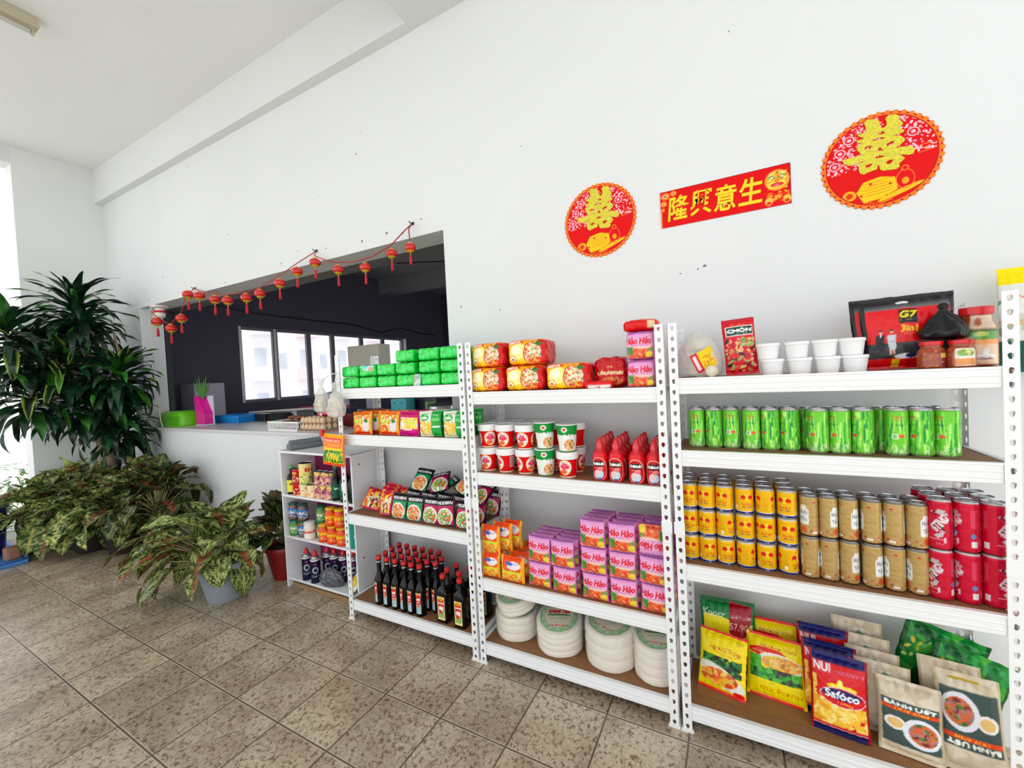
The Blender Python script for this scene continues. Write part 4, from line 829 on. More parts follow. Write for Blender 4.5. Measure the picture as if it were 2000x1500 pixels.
o = rice_stack(1.165, .165, .108, .085, .35, .9, 'crumpled wrapped rice paper bundle on top of the leftmost stack', 6); o.location.z = z4+.150; o.rotation_euler = (.12, -.1, 0)
# ---------------------------------------------------------------- left unit
z1, z2, z3, z4 = zA
a = Art(.165, .072, (16, 196, 66)); a.scatter(0, 0, 1, 1, [(22, 206, 74), (12, 180, 56), (40, 214, 96), (10, 168, 50)], 40, .14, 2); a.rect(0, .0, 1, .05, (10, 160, 50))
a2 = Art(.165, .072, (16, 196, 66)); a2.scatter(0, 0, 1, 1, [(22, 206, 74), (12, 180, 56)], 40, .14, 2); a2.ell(.55, .8, .35, .3, (200, 226, 220)); a2.ell(.75, .6, .15, .2, (190, 170, 140)); a2.ell(.4, .85, .15, .2, (120, 210, 200))
GM = printed('green_shiny_film', .14, bump=.6, bscale=28, coat=.6, dist=.006)
G1 = softbox(.158, .22, .074, a, side=(12, 180, 56), top=(20, 196, 70), seed=2, e=8, wr=.006, m=GM); G2 = softbox(.158, .22, .074, a2, side=(12, 180, 56), top=(20, 196, 70), seed=5, e=8, wr=.006, m=GM)
rnd = random.Random(8)
for ci, (x, n) in enumerate(((.096, 2), (.252, 2), (.407, 2), (.564, 3), (.738, 3), (.893, 3))):
    for k in range(n):
        o = mk('vermicelli_pack', G2 if (ci, k) in ((1, 1),) else G1); o.location = (x+rnd.uniform(-.002, .002), .135, z1+k*.0725); o.rotation_euler = (0, 0, rnd.uniform(-.02, .02)+(pi if k == 1 and ci % 2 else 0)); o.scale = (.94, 1, .95); settle(o, z1+k*.0728)
        tag(o, 'bright green shiny pack, %s column from the left, %s layer' % (ordn(ci), ('bottom', 'second', 'top')[k]), 'vermicelli pack', 'green packs on top of the left unit')
o = leaner(bag(.05, .07, .01, Art(.05, .07, (214, 226, 226)).scatter(0, 0, 1, 1, [(190, 170, 140), (120, 200, 190)], 14, .2), 3, m=FOILM), 'sachet', .66, .018, z1, .1, 0, 'tiny pale sachet tucked between the green packs', 'sachet')
# snack / porridge bags, second shelf
def por(main, kind):
    a = Art(.155, .15, main)
    if kind == 'o':
        a.rect(0, .0, 1, .14, (226, 70, 24)); a.ell(.3, .5, .28, .3, (240, 200, 120)); a.scatter(.05, .15, .95, .85, [(244, 220, 90), (240, 236, 226), (236, 120, 50), (226, 70, 24), (250, 236, 150), (180, 200, 90)], 90, .10, 4); a.ell(.75, .38, .17, .25, (236, 226, 230)); a.ell(.78, .6, .08, .08, (40, 130, 50)); a.text('Gấu đỏ', .35, .62, .14, (206, 226, 70), .5, shear=.2, bold=1); a.rect(.9, 0, 1, 1, (240, 180, 60))
    elif kind == 'm':
        a.rect(0, 0, 1, .16, (206, 20, 140)); a.ell(.5, .45, .5, .22, (244, 240, 240)); a.scatter(.1, .3, .95, .75, [(244, 214, 80), (230, 226, 120), (240, 236, 226), (236, 190, 60)], 70, .10, 4); a.poly([(.0, .15), (.4, .55), (.0, .5)], (240, 236, 240)); a.poly([(.55, .1), (.8, .35), (.85, .1)], (226, 40, 150)); a.text('3 Miền', .55, .58, .15, (206, 226, 70), .6, shear=.2, bold=1)
    else:
        a.rect(.62, 0, 1, 1, (30, 160, 66)); a.ell(.3, .75, .22, .14, (40, 170, 60)); a.scatter(.02, .04, .62, .6, [(244, 236, 210), (236, 190, 80), (226, 150, 70), (240, 226, 150)], 70, .11, 4); a.rect(.66, .35, .95, .42, (240, 244, 236)); a.rect(.66, .6, .95, .72, (120, 200, 120)); a.text('Miến', .3, .75, .12, (245, 250, 240), .3, bold=1); a.text('Phú Hương', .6, .83, .09, (230, 240, 235), .6, shear=.2); a.text('Bột Gạo', .4, .5, .1, (240, 200, 60), .5, shear=.15, bold=1)
    return a
KO = bag(.158, .150, .045, por((236, 120, 44), 'o'), 81, side=(240, 170, 60), res=520); KM = bag(.150, .150, .045, por((196, 24, 110), 'm'), 82, side=(196, 24, 110), res=520); KG = bag(.155, .152, .045, por((236, 240, 226), 'g'), 83, side=(30, 140, 60), res=520)
for i, (x, K, c) in enumerate(((.172, KO, 'orange'), (.400, KO, 'orange'), (.560, KM, 'magenta'), (.720, KG, 'green and white'), (.890, KG, 'green and white'))):
    for d in range(3):
        o = mk('noodle_packet', K); o.location = (x+.020*d, .045+d*.055, z2); o.rotation_euler = (-.04, rnd.uniform(-.03, .03), rnd.uniform(-.05, .05)+.03); o.scale = (1, 1, .97); settle(o, z2)
        tag(o, '%s noodle packet, %s column from the left on second shelf, %s in depth' % (c, ordn(i), ('front', 'middle', 'rear')[d]), 'noodle packet', 'noodle packets on the second shelf')
o = MB().box((-.065, -.1, 0), (.065, .12, .13)).obj('carton', mat('dark_red_carton', (106, 22, 26), .5), bevel=.002); o.location = (.045, .215, z2); o.rotation_euler = (0, 0, .0); tag(o, 'dark red carton behind the left post on the second shelf', 'carton'); o.scale = (.42, .85, 1.1); o.location.x = .072
# third shelf: loose noodle packets
def modern(top, c, W=.125, H=.15):
    a = Art(W, H, c); a.rect(0, .70, 1, 1, (22, 20, 24)); a.text('MODERN', .5, .80, .10, (244, 240, 240), .8, bold=1); a.ell(.5, .3, .42, .32, (244, 238, 226)); a.food(.5, .3, .36, .26, [(226, 130, 80), (240, 200, 150), (206, 80, 60), (110, 170, 70), (244, 226, 190), (236, 160, 100)] if not top else [(120, 180, 70), (244, 238, 220), (90, 150, 60), (226, 90, 80), (240, 226, 200)], 70, .22, seed=5)
    a.rect(0, .0, 1, .04, (30, 26, 28)); return a
MG = bag(.125, .155, .04, modern(0, (20, 140, 84)), 91, side=(22, 20, 24), res=520); MR = bag(.125, .155, .04, modern(1, (176, 20, 84)), 92, side=(40, 16, 30), res=520)
hot = Art(.12, .15, (240, 176, 50)); hot.rect(0, .85, 1, 1, (206, 24, 60)); hot.food(.5, .3, .4, .28, [(240, 226, 200), (226, 100, 50), (120, 40, 40), (240, 190, 80), (60, 30, 40)], 60, .25); hot.ell(.6, .65, .25, .15, (250, 220, 30)); hot.scatter(0, .5, 1, .95, [(240, 240, 236), (206, 24, 60), (236, 120, 40)], 26, .14); hot.rect(0, 0, 1, .08, (206, 24, 80))
MY = bag(.12, .15, .045, hot, 93, side=(190, 20, 70), res=520)
for i, (x, K, c) in enumerate(((.420, MG, 'green'), (.545, MG, 'green'), (.668, MR, 'crimson'), (.788, MR, 'crimson'), (.908, MR, 'crimson'))):
    o = mk('noodle_packet', K); o.location = (x, .055-.006*(i == 3), z3); o.rotation_euler = (-.28, .0 if i != 3 else -.12, .05*(i % 2)); settle(o, z3); tag(o, '%s and black noodle packet standing in the front row, %s from the left' % (c, ordn(i)), 'noodle packet', 'black topped noodle packets')
    o = mk('noodle_packet', K); o.location = (x+.02, .155, z3); o.rotation_euler = (-.2, .05, -.05); settle(o, z3); tag(o, '%s and black noodle packet behind the %s of the front row' % (c, ordn(i)), 'noodle packet', 'black topped noodle packets')
for i, (x, y, z, rx, ry, rz, K, lb) in enumerate([(.50, .15, .150, -.75, .1, .1, MG, 'green and black noodle packet lying tilted on top, leftmost of the upper row'), (.665, .16, .150, -1.0, -.2, .4, MR, 'crimson noodle packet lying on top between two green ones'), (.80, .17, .150, -.95, .25, -.4, MG, 'green and black noodle packet lying on top at the right'), (.62, .19, .150, -1.2, .1, -.6, MG, 'green and black noodle packet lying flat beneath the upper packets'), (.93, .16, .11, -.9, .0, -.3, MR, 'crimson noodle packet slumped against the right post'), (1.035, .21, .0, -.25, .2, .3, MR, 'crimson noodle packet sticking out past the right posts')]):
    o = mk('noodle_packet', K); o.location = (x, y, z3+z); o.rotation_euler = (rx, ry, rz); tag(o, lb, 'noodle packet')
    settle(o, z3+z)
    if i == 5: o.location.x, o.location.y = .94, .27
for i, (x, y, rx, ry, rz, lb) in enumerate([(.145, .08, -.75, .35, .5, 'leftmost yellow and red noodle packet, leaning over'), (.30, .06, -.42, -.12, -.2, 'yellow and red noodle packet standing upright in front'), (.235, .13, -.5, .15, .3, 'yellow and red noodle packet behind the upright yellow one'), (.33, .17, -.4, -.1, -.35, 'yellow and red noodle packet at the back right of the yellow heap'), (.20, .21, -.3, .1, .1, 'yellow and red noodle packet at the very back of the yellow heap')]):
    o = mk('noodle_packet', MY); o.location = (x, y, z3+.004); o.rotation_euler = (rx, ry, rz); settle(o, z3); tag(o, lb, 'noodle packet', 'yellow and red noodle packets')
# sauce bottles
SOY = mat('dark_soy_sauce_bottle', (10, 6, 6), .2, spec=.3)
def label_art(W, H, gold):
    a = Art(W, H, (226, 214, 150) if gold else (236, 226, 206)); 
    if gold: a.rect(.12, .1, .88, .9, (196, 34, 36)); a.rect(.12, .1, .88, .4, (150, 170, 110)); a.ell(.5, .88, .3, .08, (214, 150, 40)); a.ell(.5, .5, .3, .14, (240, 240, 230)); a.ell(.42, .35, .2, .08, (206, 40, 40))
    else: a.rect(.06, 0, .94, .45, (170, 196, 206)); a.rect(.06, .45, .94, .9, (206, 40, 40)); a.ell(.5, .62, .34, .10, (244, 240, 235)); a.ell(.5, .93, .35, .06, (206, 150, 60)); a.ell(.5, .38, .3, .06, (236, 120, 60))
    a.text('NƯỚC', .5, .72, .06, (250, 240, 220), .7, bold=1); a.text('MẮM', .5, .62, .08, (200, 30, 36), .6, bold=1); return a
mb = MB(); mb.lathe([(.030, 0), (.032, .004), (.032, .150), (.028, .168), (.017, .190), (.0135, .20), (.0135, .272), (.0155, .273), (.0155, .280)], 28); TB = mb.mesh('bottle_body', SOY, True); TB.set_sharp_from_angle(angle=radians(60))
mb = MB(); mb.lathe([(.0165, 0), (.0175, .001), (.0175, .019), (.0165, .022), (.001, .022)], 20, cap=(1, 0)); RC = mb.mesh('bottle_cap', RED, True); RC.set_sharp_from_angle(angle=radians(40))
TL = curved_label(label_art(.036, .125, 0), .036, .125, .0325, n=44); NR = small(lambda b: b.lathe([(.0142, 0), (.0145, .001), (.0145, .012), (.0142, .013)], 20, cap=(0, 0)), 'neck_ring', mat('silver_neck_band', (206, 200, 206), .3, metal=.6))
def _tb(): t = empty('sauce_bottle'); sub(TB, 'bottle_body', t); sub(RC, 'bottle_cap', t, (0, 0, .281)); sub(TL, 'label', t, (0, 0, .018)); sub(NR, 'neck_ring', t, (0, 0, .262)); return t
tb = Kind(_tb); rows = [(.060, [.226, .297, .366, .438, .497, .562]), (.128, [.222, .295, .364, .432, .500, .568, .634]), (.195, [.220, .292, .360, .428, .497, .565, .632]), (.262, [.224, .292, .36, .428, .497, .565])]
for r_, (y, xs) in enumerate(rows):
    for i, x in enumerate(xs):
        tb((x-.004*r_, y, z4), 'tall dark sauce bottle with red cap, %s from left in the %s row' % (ordn(i), dn[r_]), 'sauce bottle', 'tall dark sauce bottles', rz=.25*(i % 3-1)-.15)
def sqbottle():
    mb = MB(); R = []
    for hx, hy, z in ((.036, .024, 0), (.039, .027, .005), (.039, .027, .150), (.037, .025, .165), (.022, .018, .185), (.013, .013, .195), (.013, .013, .236)):
        R.append([Vector((hx*(abs(cos(t))**.35)*(1 if cos(t) > 0 else -1), hy*(abs(sin(t))**.35)*(1 if sin(t) > 0 else -1), z)) if z < .19 else Vector((hx*cos(t), hy*sin(t), z)) for t in [2*pi*(j+.5)/24 for j in range(24)]])
    mb.rings(R); return mb.mesh('bottle_body', SOY, True)
SB = sqbottle(); SB.set_sharp_from_angle(angle=radians(60)); la = label_art(.05, .125, 1); u, v = np.meshgrid(np.linspace(0, 1, 40), np.linspace(0, 1, 60)); SL = grid_mesh('label', [(np.stack([(u-.5)*.05, -.0275+0*u, v*.125], -1), la.get(u, v), False)], PAPER)
def _sb(): t = empty('sauce_bottle'); sub(SB, 'bottle_body', t); sub(RC, 'bottle_cap', t, (0, 0, .234)); sub(SL, 'label', t, (0, 0, .018)); return t
sb = Kind(_sb)
for i, (x, y) in enumerate([(.722, .062), (.845, .058), (.700, .135), (.795, .125), (.905, .130), (.72, .205), (.82, .20), (.915, .205)]):
    sb((x+.01, y, z4), 'flat shouldered dark sauce bottle with gold label, %s' % ('front left', 'front right', 'second row left', 'second row middle', 'second row right', 'rear left', 'rear middle', 'rear right')[i], 'sauce bottle', 'flat shouldered sauce bottles', scale=(1, 1, 1.08))
# small white cabinet at the left end
WC = mat('white_melamine', (236, 237, 240), .4); CX0, CX1, CY0, CY1 = -.81, -.022, .104, .40; CSH = (1.052, .716, .400, .077)
t = empty('shelf_cabinet', (CX0, CY0, 0), 0, 'small open white cabinet with jars and cans, left of the steel shelving', 'cabinet')
L_, D_ = CX1-CX0, CY1-CY0
for nm, a_, b_, mm in (('side_panel', (0, 0, 0), (.014, D_, 1.052), WC), ('side_panel', (L_-.014, 0, 0), (L_, D_, 1.052), WC), ('back_panel', (.014, D_-.006, .05), (L_-.014, D_, 1.04), mat('wine_red_back_panel', (150, 40, 96), .6)), ('top_board', (-.004, -.006, 1.052-.016), (L_+.004, D_, 1.052), WC), ('shelf_board', (.014, 0, CSH[1]-.016), (L_-.014, D_-.006, CSH[1]), WC), ('shelf_board', (.014, 0, CSH[2]-.016), (L_-.014, D_-.006, CSH[2]), WC), ('bottom_board', (.014, 0, CSH[3]-.016), (L_-.014, D_-.006, CSH[3]), WC)):
    MB().box(a_, b_).obj(nm, mm, t, bevel=.0015)
mb = MB(); mb.lathe([(.006, 0), (.006, .002), (.001, .003)], 12, cap=(0, 0))
scr = mb.mesh('screw', mat('dark_screw', (70, 70, 74), .4, metal=.6))
for y, z in ((.06, .98), (.23, .98), (.06, .60), (.23, .33), (.06, .33)): o = sub(scr, 'screw', t, (L_, y, z)); o.rotation_euler = (0, pi/2, 0)
tag(MB().box((-.77, .125, .0), (-.05, .165, .032)).obj('timber_batten', mat('raw_timber', (150, 118, 84), .8, bump=.2, bscale=20, var=.15), bevel=.002), 'rough wooden batten on the floor under the small white cabinet', 'timber')
# things in the cabinet
def label_band(W, H, bg, txt, tc, pal=None, seed=1):
    a = Art(W, H, bg); 
    if pal: a.scatter(0, 0, 1, .5, pal, 60, .05, seed); 
    for x in (.28, .78): a.text(txt, x, .68, .16, tc, .28, bold=1)
    return a
def canned(r, h, art, nm='food_can'):
    body = wrap([(r, 0), (r, h*.2), (r*.985, h*.5), (r, h)], art, 64, m=PAPER, rows=44, name='can_body'); mb = MB(); mb.lathe([(r*1.02, h-.003), (r*1.03, h), (r*.97, h), (r*.95, h-.003), (.001, h-.003)], 32, cap=(1, 0)); lid = mb.mesh('lid', ALU, True); lid.set_sharp_from_angle(angle=radians(40))
    def b(): t = empty(nm); sub(body, 'can_body', t); sub(lid, 'lid', t); return t
    return Kind(b)
def cx_(px): return CX0+px
c1, c2, c3 = CSH[1]+.0006, CSH[2]+.0006, CSH[3]+.0006
CG = 'cans and bottles in the white cabinet'
# row positions measured along the front of the cabinet
def bottle(x, y, z, r, h, col, capc, art, label, nm='sauce_bottle', cat='bottle', neck=.35, lz=.08, lh=.45, group=None):
    t = empty(nm, (x, y, z), 0, label, cat, group); mb = MB(); b0 = h*(1-neck)
    mb.lathe([(r*.95, 0), (r, .004), (r, b0*.86), (r*.75, b0), (r*.38, b0+h*.08), (r*.36, h*.93)], 28); o = mb.obj('bottle_body', col, t, True, sharp=60)
    mb = MB(); mb.lathe([(r*.42, 0), (r*.44, .001), (r*.44, h*.085), (r*.38, h*.1), (.001, h*.1)], 20, cap=(1, 0)); mb.obj('bottle_cap', capc, t, True, loc=(0, 0, h*.9), sharp=40)
    if art is not None: o = sub(curved_label(art, 2*pi*r*.48, h*lh, r*1.015, n=40), 'label', t, (0, 0, h*lz))
    return t
GCAP = mat('green_bottle_cap', (30, 120, 60), .35); DG = mat('dark_green_glass', (8, 22, 18), .2, spec=.3)
bottle(-.745, .150, c1, .034, .215, SOY, mat('light_green_cap', (90, 190, 90), .35), label_band(.1, .1, (222, 222, 90), 'MAGGI', (120, 80, 30)), 'dark sauce bottle with light green cap and yellow label, at cabinet left', lh=.42)
rcan = canned(.036, .098, label_band(.22, .1, (190, 30, 44), 'HEO', (240, 220, 100), [(230, 190, 120), (170, 20, 30), (240, 230, 220)]))
for k in range(2): rcan((-.672, .150, c1+k*.099), 'red food can beside the green-capped bottle, %s one' % ('lower', 'upper')[k], 'food can', CG, rz=.2+k)
milk = canned(.045, .155, label_band(.28, .155, (240, 218, 150), 'Bơ', (190, 60, 40), [(120, 180, 80), (90, 160, 80), (246, 226, 100)]))
ycan = canned(.036, .090, label_band(.22, .09, (244, 226, 190), 'CÁ', (214, 120, 110), [(240, 190, 120), (246, 240, 220), (230, 150, 120)]))
ycan((-.590, .148, c1), 'pale food can, left one of the pair in the upper cabinet bay', 'food can', CG); ycan((-.505, .148, c1), 'pale food can, right one of the pair in the upper cabinet bay', 'food can', CG, rz=.5)
milk((-.575, .150, c1+.0915), 'large cream coloured tin standing on the two pale cans', 'food can', CG)
ycan((-.500, .235, c1), 'pale food can in the back row of the upper cabinet bay', 'food can', CG)
pk = Art(.22, .1, (226, 170, 160)); pk.scatter(0, 0, 1, 1, [(236, 190, 170), (150, 80, 110), (240, 216, 120), (214, 130, 140), (120, 60, 90)], 60, .07, 3); pk.text('SỮA', .5, .5, .3, (140, 60, 90), .3, bold=1)
pkc = canned(.029, .096, pk)
for k in range(2):
    for i in range(3): pkc((-.432+i*.062, .150, c1+k*.0965), 'small pink printed can, %s of three in the %s layer' % (('left', 'middle', 'right')[i], ('lower', 'upper')[k]), 'food can', 'small pink cans', rz=.6*i+k)
for i, x in enumerate((-.245, -.160)): bottle(x-.0, .150, c1, .034, .245, DG, GCAP, label_band(.1, .1, (40, 90, 70), 'Ông Chà', (230, 236, 226), [(60, 130, 80), (20, 50, 50)]), 'dark green sauce bottle with green cap, %s one of two beside the post' % ('left', 'right')[i], lh=.4)
for i, x in enumerate((-.075, -.255, -.165)): bottle(x, .235 if i else .150, c1, .033, .235, DG, GCAP, None, 'dark green unlabelled bottle, %s' % ('hidden right behind the post', 'behind the left labelled bottle', 'behind the right labelled bottle')[i])
def jart(bg, band, txt, tc): a = Art(.22, .1, bg); a.rect(0, .15, 1, .75, band); a.scatter(0, .15, 1, .4, [tuple(min(255, c+30) for c in bg), (240, 230, 210)], 30, .05); [a.text(txt, x, .52, .2, tc, .25, bold=1) for x in (.25, .5, .75)]; return a
def jarkind(r, h, art, lidm):
    body = wrap([(r*.85, 0), (r, .006), (r, h*.78), (r*.88, h*.9), (r*.84, h)], art, 64, m=_M['jar_with_chilli'], rows=44, name='jar'); mb = MB(); mb.lathe([(r*.93, 0), (r*.95, .001), (r*.95, .012), (r*.9, .0135), (.001, .0135)], 30, cap=(1, 0)); lid = mb.mesh('lid', lidm, True); lid.set_sharp_from_angle(angle=radians(40))
    def b(): t = empty('condiment_jar'); sub(body, 'glass_jar', t); sub(lid, 'lid', t, (0, 0, h-.006)); return t
    return Kind(b)
oj = jarkind(.0375, .122, jart((214, 66, 16), (236, 110, 24), 'ỚT', (250, 220, 60)), mat('yellow_jar_lid', (240, 190, 40), .35))
for i, a_ in enumerate(((-.395, .140), (-.300, .140), (-.205, .140))): oj((a_[0]+.0, a_[1], c2), 'orange jar with yellow lid, %s in the lower row' % ordn(i), 'jar', 'orange jars with yellow lids', rz=.1*i, scale=(1, 1, .98))
for i, x in enumerate((-.315, -.22)): oj((x, .143, c2+.1285), 'orange jar with yellow lid, %s in the upper row' % ordn(i), 'jar', 'orange jars with yellow lids', rz=.3, scale=(1, 1, .98))
for i, x in enumerate((-.39, -.30, -.21)): oj((x, .232, c2), 'orange jar with yellow lid in the back row, %s one' % ordn(i), 'jar', 'orange jars with yellow lids')
bj = jarkind(.037, .115, jart((120, 84, 60), (60, 120, 180), 'CÁ', (250, 240, 230)), mat('dark_green_jar_lid', (30, 90, 80), .35)); wj = jarkind(.042, .118, jart((236, 220, 215), (240, 228, 222), 'MẮM', (210, 60, 50)), mat('white_jar_lid', (236, 234, 236), .35)); gj = jarkind(.037, .115, jart((60, 120, 70), (110, 160, 90), 'CẢI', (240, 245, 230)), _M['dark_green_jar_lid'])
gj((-.735, .145, c2), 'green labelled jar at the lower left of the middle bay', 'jar'); bj((-.737, .145, c2+.124), 'blue labelled jar standing on the green jar at left', 'jar'); bj((-.640, .150, c2), 'blue labelled jar, second from left in the lower row', 'jar'); bj((-.635, .150, c2+.124), 'blue labelled jar, second from left in the upper row', 'jar')
wj((-.545, .135, c2), 'pale jar with white lid in the middle cabinet bay', 'jar'); gj((-.475, .185, c2+.0), 'green labelled jar behind the pale jar', 'jar', rz=1); gj((-.455, .175, c2+.124), 'green labelled jar on the upper row left of the orange jars', 'jar')
tj = canned(.038, .12, label_band(.24, .12, (30, 150, 130), 'YOMOST', (240, 245, 240)))
for k in range(2): tj((-.100, .150, c2+k*.121), 'teal green tin at the cabinet right end, %s one' % ('lower', 'upper')[k], 'tin', CG)
# butane cartridges, grey plastic bag and a snack bag
bt = Art(.22, .2, (236, 236, 242)); bt.rect(.45, .0, 1, .92, (22, 24, 52)); bt.ell(.7, .55, .1, .14, (190, 190, 205)); bt.ell(.7, .55, .06, .08, (22, 24, 52)); bt.ell(.7, .8, .05, .05, (150, 60, 120)); bt.text('GAS', .7, .3, .1, (220, 225, 235), .25)
BB = wrap([(.034, 0), (.0345, .002), (.0345, .175)], bt, 64, m=CANM, rows=50); mb = MB(); mb.lathe([(.0345, .175), (.032, .185), (.02, .195), (.014, .197), (.014, .2)], 28); BS = mb.mesh('shoulder', ALU, True); mb = MB(); mb.lathe([(.018, 0), (.018, .006), (.013, .022), (.010, .034), (.001, .035)], 20, cap=(1, 0)); BCc = mb.mesh('cap', RED, True)
def _bc(): t = empty('gas_canister'); sub(BB, 'can_body', t); sub(BS, 'shoulder', t); sub(BCc, 'cap', t, (0, 0, .198)); return t
bc = Kind(_bc)
for i, (x, y) in enumerate([(-.620, .145), (-.515, .140), (-.49, .225), (-.41, .225), (-.325, .235), (-.24, .25)]): bc((x, y, c3), 'white and navy gas canister with red cap, %s from the left' % ordn(i), 'gas canister', 'gas canisters in the cabinet', rz=-.35)
o = sub(blob('pack', [(.02, 0), (.075, .004), (.088, .03), (.08, .075), (.05, .11), (.018, .13), (.002, .135)], (86, 88, 96), 8, amp=.016, m=printed('grey_plastic_bag', .18, bump=.6, bscale=30, coat=.3), rows=34, n=50), 'plastic_bag', None); o.location = (-.35, .128+.05, c3); o.scale = (1.25, .72, .95); o.rotation_euler = (0, 0, .15); tag(o, 'crumpled grey plastic bag before the gas canisters', 'plastic bag')
o.location = (-.355, .150, c3+.001); o.scale = (1.2, .50, .95)
a = Art(.16, .2, (236, 230, 220)); a.rect(0, 0, 1, .15, (60, 170, 60)); a.food(.5, .35, .4, .18, [(244, 200, 60), (236, 150, 60), (240, 230, 120)], 40, .25); a.rect(0, .8, 1, 1, (206, 40, 60)); a.scatter(0, .55, 1, .8, [(206, 60, 70), (240, 230, 225)], 20, .1)
leaner(bag(.15, .19, .04, a, 97, res=420), 'snack_bag', -.155, .135, c3, .75, -.5, 'white and green snack bag leaning at the right of the lowest bay', 'snack bag')
# ---------------------------------------------------------------- red wall decorations
GOLD = mat('gold_glitter', (222, 200, 52), .35, metal=.25, bump=.6, bscale=120, var=.22)
def disc_art():
    a = Art(.4, .4, (206, 12, 16), 700); rs = np.random.RandomState(7); inn = a.inell(.5, .5, .46, .46)
    up = (a.Y > .47+.1*(a.X-.5))
    for i in range(520):
        x, y = rs.uniform(.05, .95), rs.uniform(.42, .96)
        a.ell(x, y, rs.uniform(.006, .018), rs.uniform(.005, .012), (240, 190, 205) if rs.rand() < .8 else (250, 225, 230), rot=rs.choice([0, pi/2, .8, -.8]), clip=inn & up)
    for x, y in ((.17, .66), (.12, .53), (.77, .72), (.25, .78)): a.ell(x, y, .055, .05, (206, 12, 16)); a.ring(x, y, .05, .045, (244, 200, 210), .25); a.ell(x, y, .02, .018, (240, 190, 205))
    # gold ingots, ribbons and a lantern outline along the lower edge
    a.poly([(.30, .20), (.36, .30), (.50, .33), (.62, .30), (.64, .17), (.50, .10), (.36, .08)], (240, 196, 40))
    for k in range(5): a.ell(.48, .16+.032*k, .13, .004, (206, 130, 30), rot=.12)
    for x, y in ((.34, .16), (.42, .27), (.58, .24), (.30, .10), (.55, .12)): a.ell(x, y, .012, .012, (190, 30, 20))
    a.ell(.24, .18, .06, .055, (240, 170, 50)); a.ell(.24, .18, .03, .03, (214, 60, 30)); a.ell(.66, .14, .20, .025, (240, 190, 40), rot=.35)
    a.ring(.70, .26, .075, .10, (240, 130, 60), .1); a.ell(.70, .24, .03, .035, (240, 160, 50)); a.ell(.70, .37, .03, .03, (240, 140, 60)); a.ell(.70, .37, .02, .02, (206, 12, 16))
    for k in range(10): a.ell(.36+.025*k, .075-.006*k*(k < 5)-.006*(9-k)*(k >= 5), .018, .003, (240, 190, 50), rot=1.1-.08*k)
    for y in (.50, .535, .57): a.ell(.86, y, .06, .005, (240, 120, 80), rot=.15)
    d = np.sqrt((a.X-.5)**2+(a.Y-.5)**2); a.put(d > .455, (236, 130, 50)); a.put((d > .452) & (d < .462), (180, 20, 16)); an = np.arctan2(a.Y-.5, a.X-.5); a.put((d > .475) & (np.cos(an*44) < -.55), (176, 22, 16)); return a
DA = disc_art()
def glyph_obj(name, s, cx, cz, w, h, y, parent, m, bold=.0, extr=.0022, shear=0):
    cu = bpy.data.curves.new('t', 'FONT'); cu.body = s; cu.resolution_u = 4; cu.offset = bold; cu.extrude = .01; cu.shear = shear
    ob = bpy.data.objects.new('t', cu); COL.objects.link(ob); bpy.context.view_layer.update(); me = bpy.data.meshes.new_from_object(ob.evaluated_get(bpy.context.evaluated_depsgraph_get())); bpy.data.objects.remove(ob)
    co = np.array([v.co[:] for v in me.vertices]); lo, hi = co.min(0), co.max(0); sx, sz = w/(hi[0]-lo[0]), h/(hi[1]-lo[1])
    out = np.stack([(co[:, 0]-(lo[0]+hi[0])/2)*sx+cx, np.where(co[:, 2] > 0, y-extr, y), (co[:, 1]-(lo[1]+hi[1])/2)*sz+cz], 1)
    me.vertices.foreach_set('co', out.ravel().astype(np.float32)); me.materials.clear(); me.materials.append(m); me.update(); return mk(name, me, parent)
GO = [(0.27, 0.868), (0.326, 0.82), (0.335, 0.721), (0.387, 0.638), (0.315, 0.572), (0.401, 0.5), (0.38, 0.467), (0.284, 0.449), (0.158, 0.421), (0.123, 0.417), (0.238, 0.433), (0.34, 0.409), (0.408, 0.314), (0.396, 0.277), (0.256, 0.175), (0.369, 0.171), (0.497, 0.155), (0.554, 0.065), (0.527, -0.023), (0.444, -0.018), (0.281, 0.049), (0.332, 0.009), (0.4, -0.07), (0.306, -0.159), (0.31, -0.22), (0.269, -0.26), (0.051, -0.238), (-0.001, -0.197), (-0.016, -0.106), (-0.034, -0.102), (-0.056, -0.179), (-0.208, -0.206), (-0.269, -0.232), (-0.329, -0.196), (-0.357, -0.099), (-0.347, -0.056), (-0.379, -0.021), (-0.372, 0.016), (-0.251, 0.035), (-0.232, 0.056), (-0.52, 0.023), (-0.599, 0.082), (-0.631, 0.158), (-0.591, 0.178), (-0.32, 0.185), (-0.221, 0.187), (-0.295, 0.197), (-0.366, 0.306), (-0.379, 0.387), (-0.339, 0.418), (-0.254, 0.411), (-0.376, 0.494), (-0.373, 0.524), (-0.24, 0.529), (-0.361, 0.62), (-0.343, 0.645), (-0.211, 0.657), (-0.216, 0.765), (-0.247, 0.859), (-0.183, 0.906), (-0.054, 0.882), (0.009, 0.813), (0.023, 0.748), (0.01, 0.7), (0.058, 0.651), (0.117, 0.68), (0.128, 0.759), (0.103, 0.834), (0.156, 0.891)]
